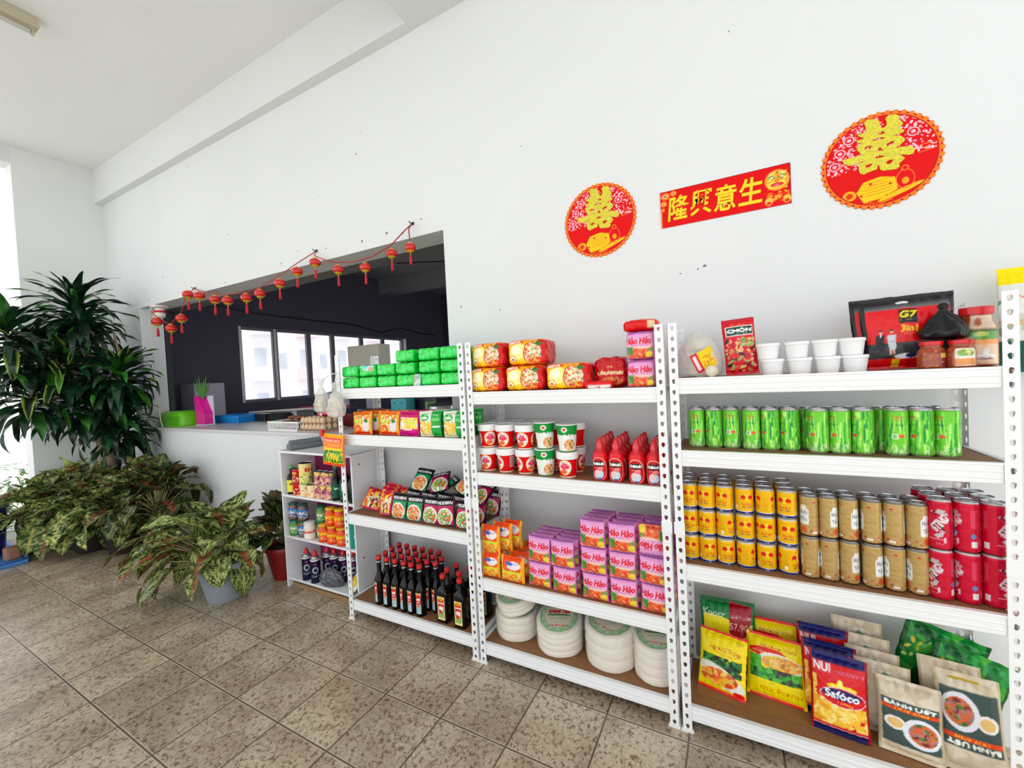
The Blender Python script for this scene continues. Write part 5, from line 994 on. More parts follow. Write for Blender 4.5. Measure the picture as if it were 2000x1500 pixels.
GH = [[(-0.035, 0.559), (0.046, 0.598), (0.1, 0.544), (0.032, 0.527)], [(-0.14, 0.44), (-0.063, 0.474), (0.066, 0.46), (0.102, 0.428), (-0.052, 0.431)], [(-0.253, 0.322), (-0.214, 0.35), (-0.115, 0.339), (-0.162, 0.277), (-0.231, 0.279)], [(0.107, 0.299), (0.167, 0.329), (0.245, 0.329), (0.2, 0.259), (0.131, 0.247)], [(-0.075, 0.193), (0.009, 0.274), (0.062, 0.188), (-0.01, 0.198)], [(-0.079, 0.086), (-0.012, 0.104), (0.095, 0.063), (0.046, 0.05), (-0.06, 0.053)], [(-0.249, -0.061), (-0.205, -0.039), (-0.119, -0.032), (-0.158, -0.09), (-0.228, -0.101)], [(0.101, -0.064), (0.148, -0.04), (0.226, -0.047), (0.169, -0.121), (0.114, -0.125)]]

def brush_glyph(parent, R, y, extr=.003):
    cu = bpy.data.curves.new('t', 'CURVE'); cu.dimensions = '2D'; cu.fill_mode = 'FRONT'
    for loop in [GO]+GH:
        sp = cu.splines.new('POLY'); sp.points.add(len(loop)-1); sp.use_cyclic_u = True
        for p, (a_, b_) in zip(sp.points, loop): p.co = (a_*R, b_*R, 0, 1)
    ob = bpy.data.objects.new('t', cu); COL.objects.link(ob); bpy.context.view_layer.update(); me = bpy.data.meshes.new_from_object(ob.evaluated_get(bpy.context.evaluated_depsgraph_get())); bpy.data.objects.remove(ob)
    bm = bmesh.new(); bm.from_mesh(me)
    for v in bm.verts: v.co = Vector((v.co.x, y-extr, v.co.y))
    r_ = bmesh.ops.extrude_face_region(bm, geom=bm.faces[:])
    for e in r_['geom']:
        if isinstance(e, bmesh.types.BMVert): e.co.y = y
    bm.normal_update(); bm.to_mesh(me); bm.free(); me.materials.clear(); me.materials.append(GOLD); return mk('gold_character', me, parent)
def disc(x, z, R, label):
    t = empty('wall_medallion', (x, YW, z), 0, label, 'wall decoration'); nt_, nr = 440, 150
    q, k = np.meshgrid(np.linspace(0, 1, nt_+1), np.linspace(.001, 1, nr)); th = 2*pi*q; rr = R*k*(1+np.where(k > .93, (k-.93)/.07*.018*np.cos(th*44), 0)); P = np.stack([rr*np.cos(th), -.003+0*rr, rr*np.sin(th)], -1)
    C = DA.get(.5+.5*k*np.cos(th), .5+.5*k*np.sin(th)); Pe = np.stack([P[-1], P[-1]*np.array([1, 0, 1])+np.array([0, -.0005, 0])]); 
    sub(grid_mesh('printed_disc', [(P, C, False), (Pe, np.broadcast_to(np.array([.7, .1, .06]), Pe.shape), False)], printed('glossy_card', .35)), 'printed_disc', t)
    brush_glyph(t, R, -.0032); return t
disc(1.650, 2.363, .197, 'smaller looking round red double happiness medallion, left of the banner')
disc(2.826, 2.352, .194, 'larger looking round red double happiness medallion, right of the banner')
ba = Art(.555, .182, (206, 8, 14), 700)
ba.rect(0, 0, .012, .45, (240, 160, 60)); ba.rect(0, .985, 1, 1, (130, 10, 20)); ba.rect(.99, 0, 1, 1, (150, 20, 20))
for x, y, r in ((.045, .86, .04), (.115, .90, .028), (.03, .66, .03), (.02, .5, .02)): ba.ell(x, y, r, r*2.6, (236, 120, 50)); ba.ell(x, y, r*.6, r*1.5, (240, 190, 100)); ba.ell(x, y, r*.3, r*.7, (170, 90, 130))
rs_ = np.random.RandomState(3)
for i in range(60):
    t_ = 2*pi*i/60; ba.ell(.905+.075*cos(t_), .64+.22*sin(t_), .012, .03, (240, 150, 60), rot=t_)
ba.ell(.905, .64, .074, .23, (230, 176, 60)); ba.scatter(.835, .42, .975, .86, [(244, 210, 90), (236, 150, 50), (150, 170, 90), (214, 90, 40), (250, 226, 130)], 70, .012, 9)
for s_ in (-1, 1): ba.ell(.905+s_*.034, .72, .024, .035, (96, 130, 70), rot=.4*s_); ba.ell(.905+s_*.034, .715, .014, .02, (244, 240, 200)); ba.ell(.905+s_*.036, .80, .028, .03, (226, 206, 120), rot=-.5*s_)
ba.ell(.905, .54, .060, .085, (244, 214, 90)); ba.ell(.905, .53, .046, .05, (206, 60, 40)); ba.ell(.905, .515, .022, .028, (226, 120, 150)); ba.ell(.905, .63, .018, .04, (240, 130, 50))
ba.scatter(.83, .12, .99, .36, [(236, 110, 40), (240, 170, 60), (214, 50, 20)], 60, .02, 5)
for x in (.845, .97): ba.ell(x, .14, .028, .10, (240, 190, 90)); ba.ell(x, .10, .018, .04, (206, 60, 40))
t = empty('wall_banner', (1.968, YW, 2.25), .0, 'red rectangular banner with four gold characters and a lion head', 'wall decoration'); t.rotation_euler = (0, 0, 0)
u, v = np.meshgrid(np.linspace(0, 1, 360), np.linspace(0, 1, 118)); sub(grid_mesh('printed_banner', [(np.stack([u*.553, -.003+0*u, v*.181], -1), ba.get(u, v), False)], _M['glossy_card']), 'printed_banner', t)
for i, ch in enumerate('隆興意生'): glyph_obj('gold_character', ch, .083+i*.104, .088+(.004 if i % 2 else 0), (.100), .122, -.0032, t, mat('bright_gold_print', (248, 214, 40), .4, spec=.2), bold=.019, shear=.12)
# ---------------------------------------------------------------- lantern garland over the serving hatch
LANT = [(-3.232,2.31),(-2.942,2.209),(-2.717,2.291),(-2.554,2.514),(-2.343,2.474),(-2.071,2.402),(-1.857,2.366),(-1.559,2.351),(-1.352,2.361),(-1.069,2.41),(-.833,2.471),(-.607,2.505),(-.35,2.407),(-.064,2.376),(.197,2.431),(.366,2.44)]
mb = MB(); n = 26; prof = [(.012, .036), (.03, .031), (.044, .018), (.048, 0), (.044, -.018), (.03, -.031), (.012, -.036)]
R = []
for r, z in prof: R.append([Vector((r*(1+.04*cos(13*2*pi*j/n))*cos(2*pi*j/n), r*(1+.04*cos(13*2*pi*j/n))*sin(2*pi*j/n), z)) for j in range(n)])
mb.rings(R); LB = mb.mesh('lantern_body', mat('red_lantern_foil', (206, 26, 18), .3, coat=.3), True)
mb = MB(); mb.lathe([(.012, .034), (.02, .036), (.018, .042), (.004, .044)], 20); LC = mb.mesh('top_cap', mat('gold_foil', (236, 186, 50), .3, metal=.4), True)
mb = MB(); mb.lathe([(.036, -.024), (.03, -.033), (.022, -.040), (.010, -.044)], 20, cap=(0, 1)); LD = mb.mesh('bottom_band', _M['gold_foil'], True)
mb = MB(); mb.lathe([(.004, -.044), (.0045, -.060), (.004, -.064)], 8); LG = mb.mesh('bead', _M['gold_foil'], True)
mb = MB(); mb.lathe([(.004, -.064), (.009, -.072), (.0115, -.11), (.012, -.148), (.007, -.150)], 14); LT = mb.mesh('tassel', mat('red_tassel_thread', (190, 22, 40), .7), True)
rnd = random.Random(2)
def _l():
    t = empty('hanging_lantern')
    for nm, me in (('lantern_body', LB), ('top_cap', LC), ('bottom_band', LD), ('bead', LG), ('tassel', LT)): sub(me, nm, t)
    return t
lk = Kind(_l)
for i, (x, z) in enumerate(LANT):
    s = 1.08-.02*i; lk((x, .365, z), 'small red paper lantern with tassel, %s' % (('%s from the left end of the garland' % ordn(i)) if i < 12 else '%s from the right end of the garland' % ordn(15-i)), 'lantern', 'small red lanterns on the garland', rz=rnd.uniform(0, 2), scale=(s, s, s))
STR = [(-3.36,2.43),(-3.232,2.362),(-3.012,2.262),(-2.942,2.255),(-2.717,2.34),(-2.62,2.475),(-2.548,2.575),(-2.343,2.522),(-2.071,2.45),(-1.857,2.414),(-1.559,2.396),(-1.352,2.405),(-1.107,2.456),(-.856,2.524),(-.665,2.607),(-.607,2.552),(-.45,2.48),(-.344,2.455),(-.165,2.432),(.0,2.435),(.19,2.48),(.32,2.555),(.345,2.61),(.362,2.56),(.366,2.485)]
mb = MB(); mb.tube([(x, .365 if i not in (6, 14, 22) else .415, z+.005) for i, (x, z) in enumerate(STR)], .0042, 6); o = mb.obj('garland_string', mat('red_cord', (170, 44, 44), .7)); tag(o, 'thin red cord carrying the small lanterns above the hatch', 'string')
for i, (x, z) in enumerate(((-2.548, 2.578), (-.665, 2.612), (.345, 2.615))):
    mb = MB(); mb.tube([(x, YW+.005, z+.008), (x, .40, z+.008), (x, .392, z+.015)], .004, 6); mb.box((x-.012, YW-.004, z-.0), (x+.012, YW+.002, z+.02)); tag(mb.obj('wall_hook', mat('dark_hook', (60, 40, 40), .5)), 'little dark hook fixing the red cord, %s of three' % ('left', 'middle', 'right')[i], 'hook')
# little round bulb holder and its cable in the hatch corner
t = empty('lamp_holder', (-3.50, .50, OZ1), 0, 'white ceramic lamp holder under the left end of the hatch head', 'lamp holder')
mb = MB(); mb.lathe([(.085, 0), (.085, -.02), (.07, -.03), (.05, -.032)], 28); mb.obj('base', mat('white_ceramic', (232, 228, 222), .3), t, True, sharp=40)
mb = MB(); mb.lathe([(.045, -.03), (.045, -.075), (.052, -.08), (.055, -.12), (.042, -.135), (.001, -.136)], 28, cap=(0, 0)); mb.obj('socket', _M['white_ceramic'], t, True, sharp=40)
mb = MB(); mb.lathe([(.046, -.055), (.058, -.062), (.058, -.078), (.050, -.082)], 28); mb.obj('red_ring', RED, t, True)
mb = MB(); mb.tube([(-3.62, .46, 2.52), (-3.66, .46, 2.36), (-3.63, .455, 2.2), (-3.60, .46, 2.0), (-3.62, .452, 1.8), (-3.58, .46, 1.6), (-3.57, .452, 1.4), (-3.545, .458, 1.2), (-3.52, .46, 1.142)], .006, 6); mb2 = mb.obj('power_cable', mat('cream_cable', (226, 216, 196), .5)); tag(mb2, 'pale cable hanging down in front of the left hatch jamb', 'cable')
mb = MB(); mb.tube([(-3.57, .45, 2.52), (-3.55, .46, 2.40), (-3.625, .462, 2.21)], .005, 6); mb.obj('cable_branch', _M['cream_cable'], mb2)
# ---------------------------------------------------------------- kitchen window, counter and what stands on it
FR = mat('grey_window_frame', (112, 108, 116), .45); FW = mat('white_window_frame', (225, 225, 228), .45)
def window_unit(n, y0, y1):
    t = struct(empty('window_%d' % n, (-4.72, y0, WZ0))); w_ = y1-y0; h_ = WZ1-WZ0
    for a_, b_, mm in (((0, 0, 0), (.05, .045, h_), FR), ((0, w_-.045, 0), (.05, w_, h_), FR), ((0, .045, 0), (.05, w_-.045, .045), FR), ((0, .045, h_-.045), (.05, w_-.045, h_), FR)): MB().box(a_, b_).obj('window_frame', mm, t)
    MB().box((.02, .045, .045), (.026, w_-.045, h_-.045)).obj('glass_pane', mat('clear_window_glass', (250, 252, 255), .02, alpha=.12), t); return t
for i, (y0, y1) in enumerate(((1.99, 2.585), (2.585, 3.23), (3.23, 3.76), (3.76, 4.49), (4.49, 5.11), (5.11, 5.76))): window_unit(i+1, y0, y1)
struct(MB().box((-4.72, WY0, WZ0), (-4.60, 1.99, WZ1)).obj('trim_8', FW)); struct(MB().box((-4.73, 2.56, WZ0), (-4.66, 2.60, WZ1)).obj('trim_9', FW))
struct(MB().box((-4.72, 5.76, WZ0), (-4.60, WY1, WZ1)).obj('trim_10', FW))
t = empty('tower_block', (-24, 0, -14), 0, 'pale apartment tower seen through the kitchen windows', 'building')
BW = mat('pale_render', (238, 236, 238), .8); mb = MB(); mb.box((-8, 3, 0), (0, 40, 40)); mb.obj('facade_block', BW, t)
PK = mat('pink_balcony_wall', (236, 214, 218), .8); BG = mat('bluish_glass', (196, 202, 214), .4)
for r in range(7, 16):
    for c in range(9):
        y = 7+c*3.1; z = 2.9*r-14+14-16.0
        if not -12 < z+0 < 24: continue
        MB().box((0, y, z), (.9, y+1.3, z+.9)).obj('balcony', PK if c % 2 else BW, t); MB().box((.0, y+1.9, z+.8), (.05, y+2.4, z+1.8)).obj('window', BG, t); MB().box((.01, y+.3, z+.9), (.06, y+1.0, z+2.1)).obj('balcony_door', BG, t)
t = empty('far_building', (-38, 0, -14), 0, 'mauve building outside beyond the open left side of the room', 'building')
mb = MB(); mb.box((-4, -2.0, 0), (0, 3.25, 24.5)); mb.obj('facade_block', mat('mauve_render', (200, 180, 196), .8), t)
for k in range(8): MB().box((0, 1.0, 12+1.6*k), (.1, 2.6, 12.9+1.6*k)).obj('window', BG, t)
# counter
t = empty('serving_counter', (-3.8, YW, 1.107), 0, 'long pale counter top running through the serving hatch', 'counter')
mb = MB(); mb.box((.002, -.012, 0), (4.398, .82, .03)); mb.obj('counter_top', mat('pale_grey_counter', (206, 206, 208), .35), t, bevel=.003)
mb = MB(); mb.box((.05, .40, -1.106), (4.35, .78, -.001)); mb.obj('counter_carcass', DARK, t)
CT = 1.1376
KBLK = mat('black_plastic', (22, 22, 26), .4); KGREY = mat('grey_appliance', (172, 168, 184), .45); KRED = mat('dark_red_plastic', (140, 26, 36), .4)
# upturned green basket
t = empty('green_basket', (-3.505, .64, CT), .0, 'upturned bright green plastic basket at the left end of the counter', 'basket')
mb = MB(); R = []
for hx, hy, z in ((.27, .155, 0), (.275, .16, .012), (.262, .15, .02), (.250, .140, .11), (.235, .125, .155), (.20, .09, .172)):
    R.append([Vector((hx*(abs(cos(a_))**.5)*(1 if cos(a_) > 0 else -1), hy*(abs(sin(a_))**.5)*(1 if sin(a_) > 0 else -1), z)) for a_ in [2*pi*(j+.5)/40 for j in range(40)]])
mb.rings(R); mb.obj('basket_body', mat('bright_green_plastic', (104, 196, 24), .3), t, True, sharp=50)
for k in range(4): mb = MB(); mb.box((-.24+.003*k, -.155+.0035*k, .03+.025*k), (.24-.003*k, .155-.0035*k, .034+.025*k)); mb.obj('rib', mat('darker_green_plastic', (70, 160, 20), .3), t)
t = empty('pink_holder', (-3.10, .70, CT), .0, 'magenta and white magazine holder used as a plant holder', 'holder')
mb = MB(); mb.prism([(-.09, .0), (.08, .0), (.085, .14), (.03, .22), (-.04, .33), (-.115, .335)], -.05, .05, M=Matrix(((1, 0, 0, 0), (0, 0, -1, 0), (0, 1, 0, 0), (0, 0, 0, 1)))); mb.obj('holder_body', mat('magenta_plastic', (226, 20, 150), .35), t, bevel=.004)
mb = MB(); mb.box((-.11, .04, .012), (.09, .056, .335)); mb.box((-.095, -.056, 0), (.088, .056, .012)); mb.obj('white_panel', mat('frosted_white_plastic', (214, 214, 230), .4), t, bevel=.002)
mb = MB(); 
for k in range(7): mb.tube([(-.03+.01*(k % 3), .0, .30), (-.03+.02*(k-3)*.6, .01*(k-3), .40+.02*(k % 3)), (-.03+.03*(k-3), .012*(k-3), .50+.03*(k % 3))], [.006, .012, .002], 6)
tag(mb.obj('bamboo_sprig', mat('lucky_bamboo_green', (60, 120, 40), .5), None), 'small green sprig growing out of the magenta holder', 'plant').location = (-3.10, .70, CT)
mb = MB(); mb.prism([(-.27, -.10), (.27, -.12), (.27, .12), (-.27, .10)], 0, .012); mb.box((-.27, -.12, .012), (.27, -.105, .09)); mb.box((-.27, .105, .012), (.27, .12, .09)); mb.box((-.27, -.105, .012), (-.255, .105, .09)); mb.box((.255, -.105, .012), (.27, .105, .09))
o = mb.obj('blue_tray', mat('bright_blue_plastic', (20, 130, 210), .35)); o.location = (-2.99, .985, CT); o.rotation_euler = (0, 0, .04); tag(o, 'bright blue plastic tray right of the magenta holder', 'tray'); o.scale = (.85, 1, 1)
# slotted white basket with ginger, egg tray
def slot_basket(w, d, h):
    mb = MB(); mb.box((-w/2, -d/2, 0), (w/2, d/2, .004)); 
    for s in (-1, 1):
        mb.box((-w/2, s*d/2-.002, 0), (w/2, s*d/2+.002, .014)); mb.box((-w/2-.006, s*d/2-.004, h-.012), (w/2+.006, s*d/2+.004, h)); mb.box((s*w/2-.002, -d/2, 0), (s*w/2+.002, d/2, .014)); mb.box((s*w/2-.004, -d/2, h-.012), (s*w/2+.004, d/2, h)); mb.box((-w/2, s*d/2-.002, h*.48), (w/2, s*d/2+.002, h*.56))
        n = int(w/.022)
        for i in range(n+1): x = -w/2+w*i/n; mb.box((x-.0045, s*d/2-.002, .014), (x+.0045, s*d/2+.002, h-.012))
        n = int(d/.022)
        for i in range(n+1): y = -d/2+d*i/n; mb.box((s*w/2-.002, y-.0045, .014), (s*w/2+.002, y+.0045, h-.012))
    return mb
o = slot_basket(.43, .24, .085).obj('slotted_basket', mat('white_basket_plastic', (238, 238, 236), .4)); o.location = (-1.305, .585, CT); tag(o, 'white slotted plastic basket full of ginger on the counter', 'basket')
rs = np.random.RandomState(5); gm = mat('brown_ginger_skin', (120, 70, 44), .8, bump=.4, bscale=50, var=.25)
def ginger(seed):
    r = random.Random(seed); mb = MB(); pts = [(0, 0, 0)]; 
    for k in range(3): pts.append((pts[-1][0]+r.uniform(.02, .035), pts[-1][1]+r.uniform(-.02, .02), pts[-1][2]+r.uniform(-.005, .012)))
    mb.tube(pts, [.012, .02, .017, .010], 8); return mb.mesh('ginger_root', gm, True)
GN = [ginger(i) for i in range(3)]; k = 0
for iz, (nx_, ny_) in enumerate(((4, 3), (3, 2), (2, 1))):
    for i in range(nx_*ny_):
        o = mk('ginger_root', GN[k % 3]); o.location = (-1.345+(i % nx_-(nx_-1)/2)*.095+rs.uniform(-.006, .006), .585+(i//nx_-(ny_-1)/2)*.068+rs.uniform(-.005, .005), 0); o.rotation_euler = (0, 0, rs.uniform(-.35, .35)+pi*(i % 2)*0); settle(o, CT+.006+.041*iz)
        tag(o, 'brown knobbly ginger root in the white basket, %s' % ('bottom of the heap', 'middle of the heap', 'top of the heap')[iz], 'ginger', 'ginger roots in the white basket, %s' % ('bottom', 'middle', 'top')[iz]); k += 1
tray = mat('pulp_tray', (170, 160, 148), .9); mb = MB(); mb.box((-.17, -.13, 0), (.17, .13, .012)); 
for i in range(7): mb.box((-.17+.05*i-.004, -.13, .012), (-.17+.05*i+.004, .13, .026))
o = mb.obj('egg_tray', tray); o.location = (-.905, .575, CT); tag(o, 'grey pulp egg tray right of the ginger basket', 'egg tray')
mb = MB(); mb.lathe([(.001, 0), (.011, .003), (.019, .012), (.0225, .024), (.021, .036), (.015, .049), (.007, .056), (.001, .058)], 20, cap=(0, 0)); EG = mb.mesh('egg', mat('cream_egg_shell', (226, 196, 160), .5), True)
for lay in range(2):
    for r_ in range(4):
        for i in range(6):
            o = mk('egg', EG); o.location = (-1.05+.05*i+.025, .475+.057*r_, CT+.0135+.058*lay); o.rotation_euler = (0, 0, i); o.scale = (1.02, 1.02, 1)
            tag(o, 'cream egg, %s from the left, %s row, %s layer' % (ordn(i), dn[r_], ('lower', 'upper')[lay]), 'egg', 'cream eggs on the tray')
a = Art(.14, .07, (206, 34, 44)); a.scatter(0, 0, 1, 1, [(40, 30, 36), (240, 200, 200), (206, 34, 44), (236, 220, 224)], 26, .18, 4)
leaner(softbox(.16, .08, .05, a, side=(226, 200, 204), top=(206, 34, 44), seed=77, e=4, wr=.008), 'seasoning_packet', -.79, .53, CT+.13, 0, .1, 'crumpled red, black and white packet lying on the eggs', 'packet')
# dim kitchen shapes behind
FY0, FY1 = 1.10, 1.48
def kb(name, a_, b_, m_, label, cat, rz=0, bev=.006):
    c = [(a_[i]+b_[i])/2 for i in range(2)]+[a_[2]]; t = MB().box((a_[0]-c[0], a_[1]-c[1], 0), (b_[0]-c[0], b_[1]-c[1], b_[2]-a_[2])).obj(name, m_, bevel=bev); t.location = c; t.rotation_euler = (0, 0, rz); tag(t, label, cat); return t
kb('freezer', (-4.56, FY0, 0), (-4.18, FY1, 1.63), KGREY, 'tall grey appliance with flat top behind the left end of counter', 'freezer')
o = kb('electric_box', (-2.13, 1.93, 1.70), (-1.58, 2.13, 2.01), mat('beige_steel', (190, 186, 172), .5), 'beige steel box above the green packs in the kitchen', 'electric box'); MB().box((.13, -.104, .05), (.22, -.100, .14)).obj('switch_plate', mat('pale_plate', (226, 226, 230), .4), o); MB().box((.18, -.108, .06), (.20, -.104, .12)).obj('switch', mat('white_switch', (250, 250, 250), .4), o)
kb('post_column', (-1.92, 2.0, 0), (-1.80, 2.10, 1.698), KGREY, 'grey metal pedestal holding the beige steel box', 'pedestal')
o = kb('teal_box', (-.515, 1.0, CT), (-.33, 1.12, 1.372), mat('teal_plastic', (40, 150, 160), .4), 'teal box with two dark screws on the counter, seen between the shelves', 'box')
for x in (-.045, .04): mb = MB(); mb.lathe([(.008, 0), (.006, .004), (.001, .005)], 12, cap=(0, 0)); q = mb.obj('screw', scr.materials[0], o, True); q.location = (x, -.0605, .20); q.rotation_euler = (pi/2, 0, 0)
kb('dark_cupboard', (-.42, 1.16, CT), (-.17, 1.24, 1.40), mat('navy_plastic', (26, 28, 50), .4), 'dark navy box right of the teal box on the counter', 'box')
t = empty('cooking_pot', (.07, 1.02, CT), 0, 'steel cooking pot with lid handle at the right end of counter', 'pot')
mb = MB(); mb.lathe([(.13, 0), (.135, .01), (.135, .17), (.14, .175), (.13, .178), (.05, .20), (.001, .203)], 36, cap=(1, 0)); mb.obj('pot_body', ALU, t, True, sharp=40); mb = MB(); mb.tube([(-.05, 0, .195), (-.045, 0, .235), (.045, 0, .235), (.05, 0, .195)], .007, 8); mb.obj('lid_handle', KBLK, t, True)
o = kb('green_bottle_rack', (-.115, 1.0, CT), (-.075, 1.1, 1.345), mat('leaf_green_plastic', (70, 130, 50), .4), 'narrow green plastic upright beside the cooking pot', 'box')
mb = MB(); mb.tube([(-3.0, 1.14, CT+.097), (-1.60, 1.0, CT+.155)], .011, 8); o = mb.obj('pole', mat('pale_pole', (190, 180, 176), .4)); tag(o, 'pale pole lying along the back of the counter', 'pole')
for i, (x, y) in enumerate(((-2.70, 1.12), (-1.66, 1.0))): kb('black_crate', (x-.14, y-.06, CT), (x+.14, y+.06, CT+(.085 if i == 0 else .138)), KBLK, 'low black crate carrying the %s end of the pale pole' % ('left', 'right')[i], 'crate')
mb = MB(); mb.tube([(-2.1, 1.2, CT+.145), (-1.2, 1.12, CT+.165)], .010, 8); o = mb.obj('pole', KRED); tag(o, 'dark red pole lying behind the pale one', 'pole')
for i, (x0, x1, h_, m_, l_) in enumerate(((-2.50, -2.2, .092, KBLK, 'low black tub at the back edge of the counter'), (-2.15, -1.9, .118, KGREY, 'grey tub behind the poles on the counter'), (-1.4, -1.12, .14, mat('ink_blue', (30, 36, 70), .4), 'ink blue tub behind the ginger basket'), (-1.05, -.78, .13, KBLK, 'black tub behind the egg tray'))):
    t = empty('tub_bin', ((x0+x1)/2, 1.13+.02*(i % 2), CT), 0, l_, 'tub'); r_ = (x1-x0)/2; mb = MB(); mb.lathe([(r_*.8, 0), (r_*.97, h_), (r_, h_+.003), (r_*.93, h_+.003), (r_*.76, .01), (.001, .01)], 32, cap=(1, 0), sy=.5); mb.obj('tub_wall', m_, t, True, sharp=40)
mb = MB(); mb.box((-.22, -.10, 0), (.22, .10, .012)); mb.box((-.22, -.10, .012), (.22, -.088, .12)); mb.box((-.22, .088, .012), (.22, .10, .12)); o = mb.obj('red_carton', mat('maroon_carton', (120, 24, 30), .5)); o.location = (-.74, .92, CT); o.rotation_euler = (0, -.0, .15); tag(o, 'open maroon carton on the counter behind the shelf post', 'carton')
t = empty('white_sack', (-3.0, 2.35, 0), 0, 'white sack heaped on a low cupboard under the window', 'sack'); 
o = blob('sack', [(.05, 0), (.20, .01), (.24, .10), (.20, .22), (.10, .28), (.01, .30)], (226, 226, 236), 5, amp=.02, m=FOILM); sub(o, 'sack_body', t, (0, 0, 1.123))
kb('low_cupboard', (-4.4, 2.05, 0), (-1.5, 2.7, 1.12), mat('dark_cupboard_front', (52, 48, 56), .5), 'dark low cupboard below the kitchen windows', 'cupboard')
# cables on the dark wall
mb = MB(); mb.tube([(-4.59, .9, 2.9), (-4.59, 2.2, 2.76), (-4.59, 3.4, 2.74), (-4.59, 4.25, 2.74), (-4.59, 5.0, 2.62), (-4.59, 5.6, 2.78), (-4.59, 6.3, 2.70), (-4.59, 6.9, 2.68)], .012, 6); tag(mb.obj('wall_cable', KBLK), 'black cable running along the dark wall above the windows', 'cable')
mb = MB(); mb.tube([(-4.59, 1.2, 3.25), (-3.0, 2.6, 3.35), (-1.2, 3.4, 3.3), (1.0, 3.8, 3.78)], .008, 6); tag(mb.obj('hanging_cable', KBLK), 'thin black cable slung across the kitchen below its ceiling', 'cable')
# ---------------------------------------------------------------- hanging from the left post, and on the cabinet
t = empty('garlic_pouch', (-.085, -.045, 1.355), 0, 'clear bag with cream garlic hanging left of the post', 'garlic bag'); S = 1
bulbs(t, [(rr_.uniform(-.02, .02), rr_.uniform(-.015, .015), .01+.028*(k//2), 0, rr_.uniform(-1, 1)) for k in range(6)])
pouch = blob('p', [(.012, 0), (.040, .012), (.046, .06), (.036, .11), (.018, .150), (.007, .175), (.015, .195), (.020, .225)], (226, 208, 186), 4, amp=.017, n=56, rows=40, m=NET); sub(pouch, 'plastic_pouch', t)
t = empty('garlic_pouch', (.055, -.052, 1.325), 0, 'clear bag with cream garlic hanging right on the post', 'garlic bag')
bulbs(t, [(rr_.uniform(-.028, .028), rr_.uniform(-.012, .012), .01+.028*(k//3), 0, rr_.uniform(-1, 1)) for k in range(11)])
o = sub(pouch, 'plastic_pouch', t); o.scale = (1.35, 1.0, 1.0)
for nm, x, z in (('left', -.08, 1.575), ('right', .05, 1.55)): pass
mb = MB(); mb.tube([(-.082, -.045, 1.56), (-.02, -.03, 1.60), (.02, -.004, 1.61)], .003, 6); mb.tube([(.052, -.05, 1.54), (.03, -.02, 1.60), (.02, -.004, 1.615)], .003, 6); tag(mb.obj('hanging_tie', mat('white_tie', (226, 226, 226), .5)), 'white plastic tie holding both garlic bags on the post', 'tie')
a = Art(.19, .2, (240, 200, 30)); a.rect(0, .86, 1, 1, (240, 170, 30)); a.rect(.08, .74, .92, .88, (224, 40, 50)); a.rect(.08, .58, .92, .76, (240, 130, 50)); a.text('THANH LONG', .5, .80, .06, (250, 200, 160), .7, bold=1); a.text('SNACK', .6, .66, .05, (250, 230, 120), .5)
a.scatter(.05, .12, .95, .5, [(60, 140, 50), (100, 170, 60), (30, 100, 40)], 70, .09, 4)
for k in range(5): a.ell(.30+.11*k, .34-.02*k, .035, .14, (246, 220, 60), rot=-.5); a.ell(.31+.11*k, .34-.02*k, .012, .12, (226, 180, 40), rot=-.5)
a.rect(0, 0, 1, .09, (222, 70, 24)); a.rect(0, 0, .05, 1, (230, 120, 40)); a.rect(.95, 0, 1, 1, (230, 110, 40))
o = leaner(bag(.195, .205, .035, a, 121, res=560), 'hanging_packet', -.015, -.04, 1.010, .0, .03, 'yellow and orange packet clipped to the left post above the cabinet', 'snack packet', roll=.06)
mb = MB(); mb.box((-.11, -.016, .185), (-.085, .006, .225)); mb.tube([(-.098, -.002, .215), (-.02, .012, .225), (.02, .036, .23)], .0012, 6); mb.obj('clip', mat('red_clip', (206, 24, 30), .4), o)
t = empty('wrapped_roll', (-.70, .25, CSH[0]+.001), 1.25, 'clear wrapped bundle of dark rolls lying on the white cabinet', 'wrapped bundle')
for i in range(3):
    mb = MB(); mb.tube([(-.12, -.04+.04*i, .022), (.12, -.04+.04*i, .022)], .019, 14); mb.obj('dark_roll', mat('dark_blue_grey_roll', (52, 56, 70), .4), t, True, sharp=50)
mb = MB(); mb.tube([(-.12, -.02, .056), (.11, -.02, .056)], .018, 14); mb.obj('dark_roll', _M['dark_blue_grey_roll'], t, True, sharp=50)
o = sub(softbox(.30, .15, .092, Art(.1, .1, (225, 228, 235)), side=(225, 228, 235), seed=9, e=5, wr=.008, m=mat('very_clear_film', (240, 243, 248), .12, alpha=.16, spec=.8, bump=.6, bscale=40)), 'plastic_wrap', t)
# fluorescent batten on the ceiling
t = empty('ceiling_light', (-2.14, -1.30, 4.3), 0, 'old fluorescent batten light on the ceiling, upper left corner', 'ceiling light')
mb = MB(); mb.box((-.045, -.64, -.075), (.045, .64, 0)); mb.obj('housing', mat('dirty_cream_housing', (196, 188, 160), .6, var=.1, bscale=8), t, bevel=.006)
mb = MB(); mb.tube([(0, -.60, -.10), (0, .60, -.10)], .016, 14); mb.obj('tube', mat('unlit_tube', (226, 224, 214), .3), t, True)
for y in (-.62, .605): mb = MB(); mb.box((-.014, y, -.12), (.014, y+.015, -.075)); mb.obj('tube_holder', _M['dirty_cream_housing'], t)
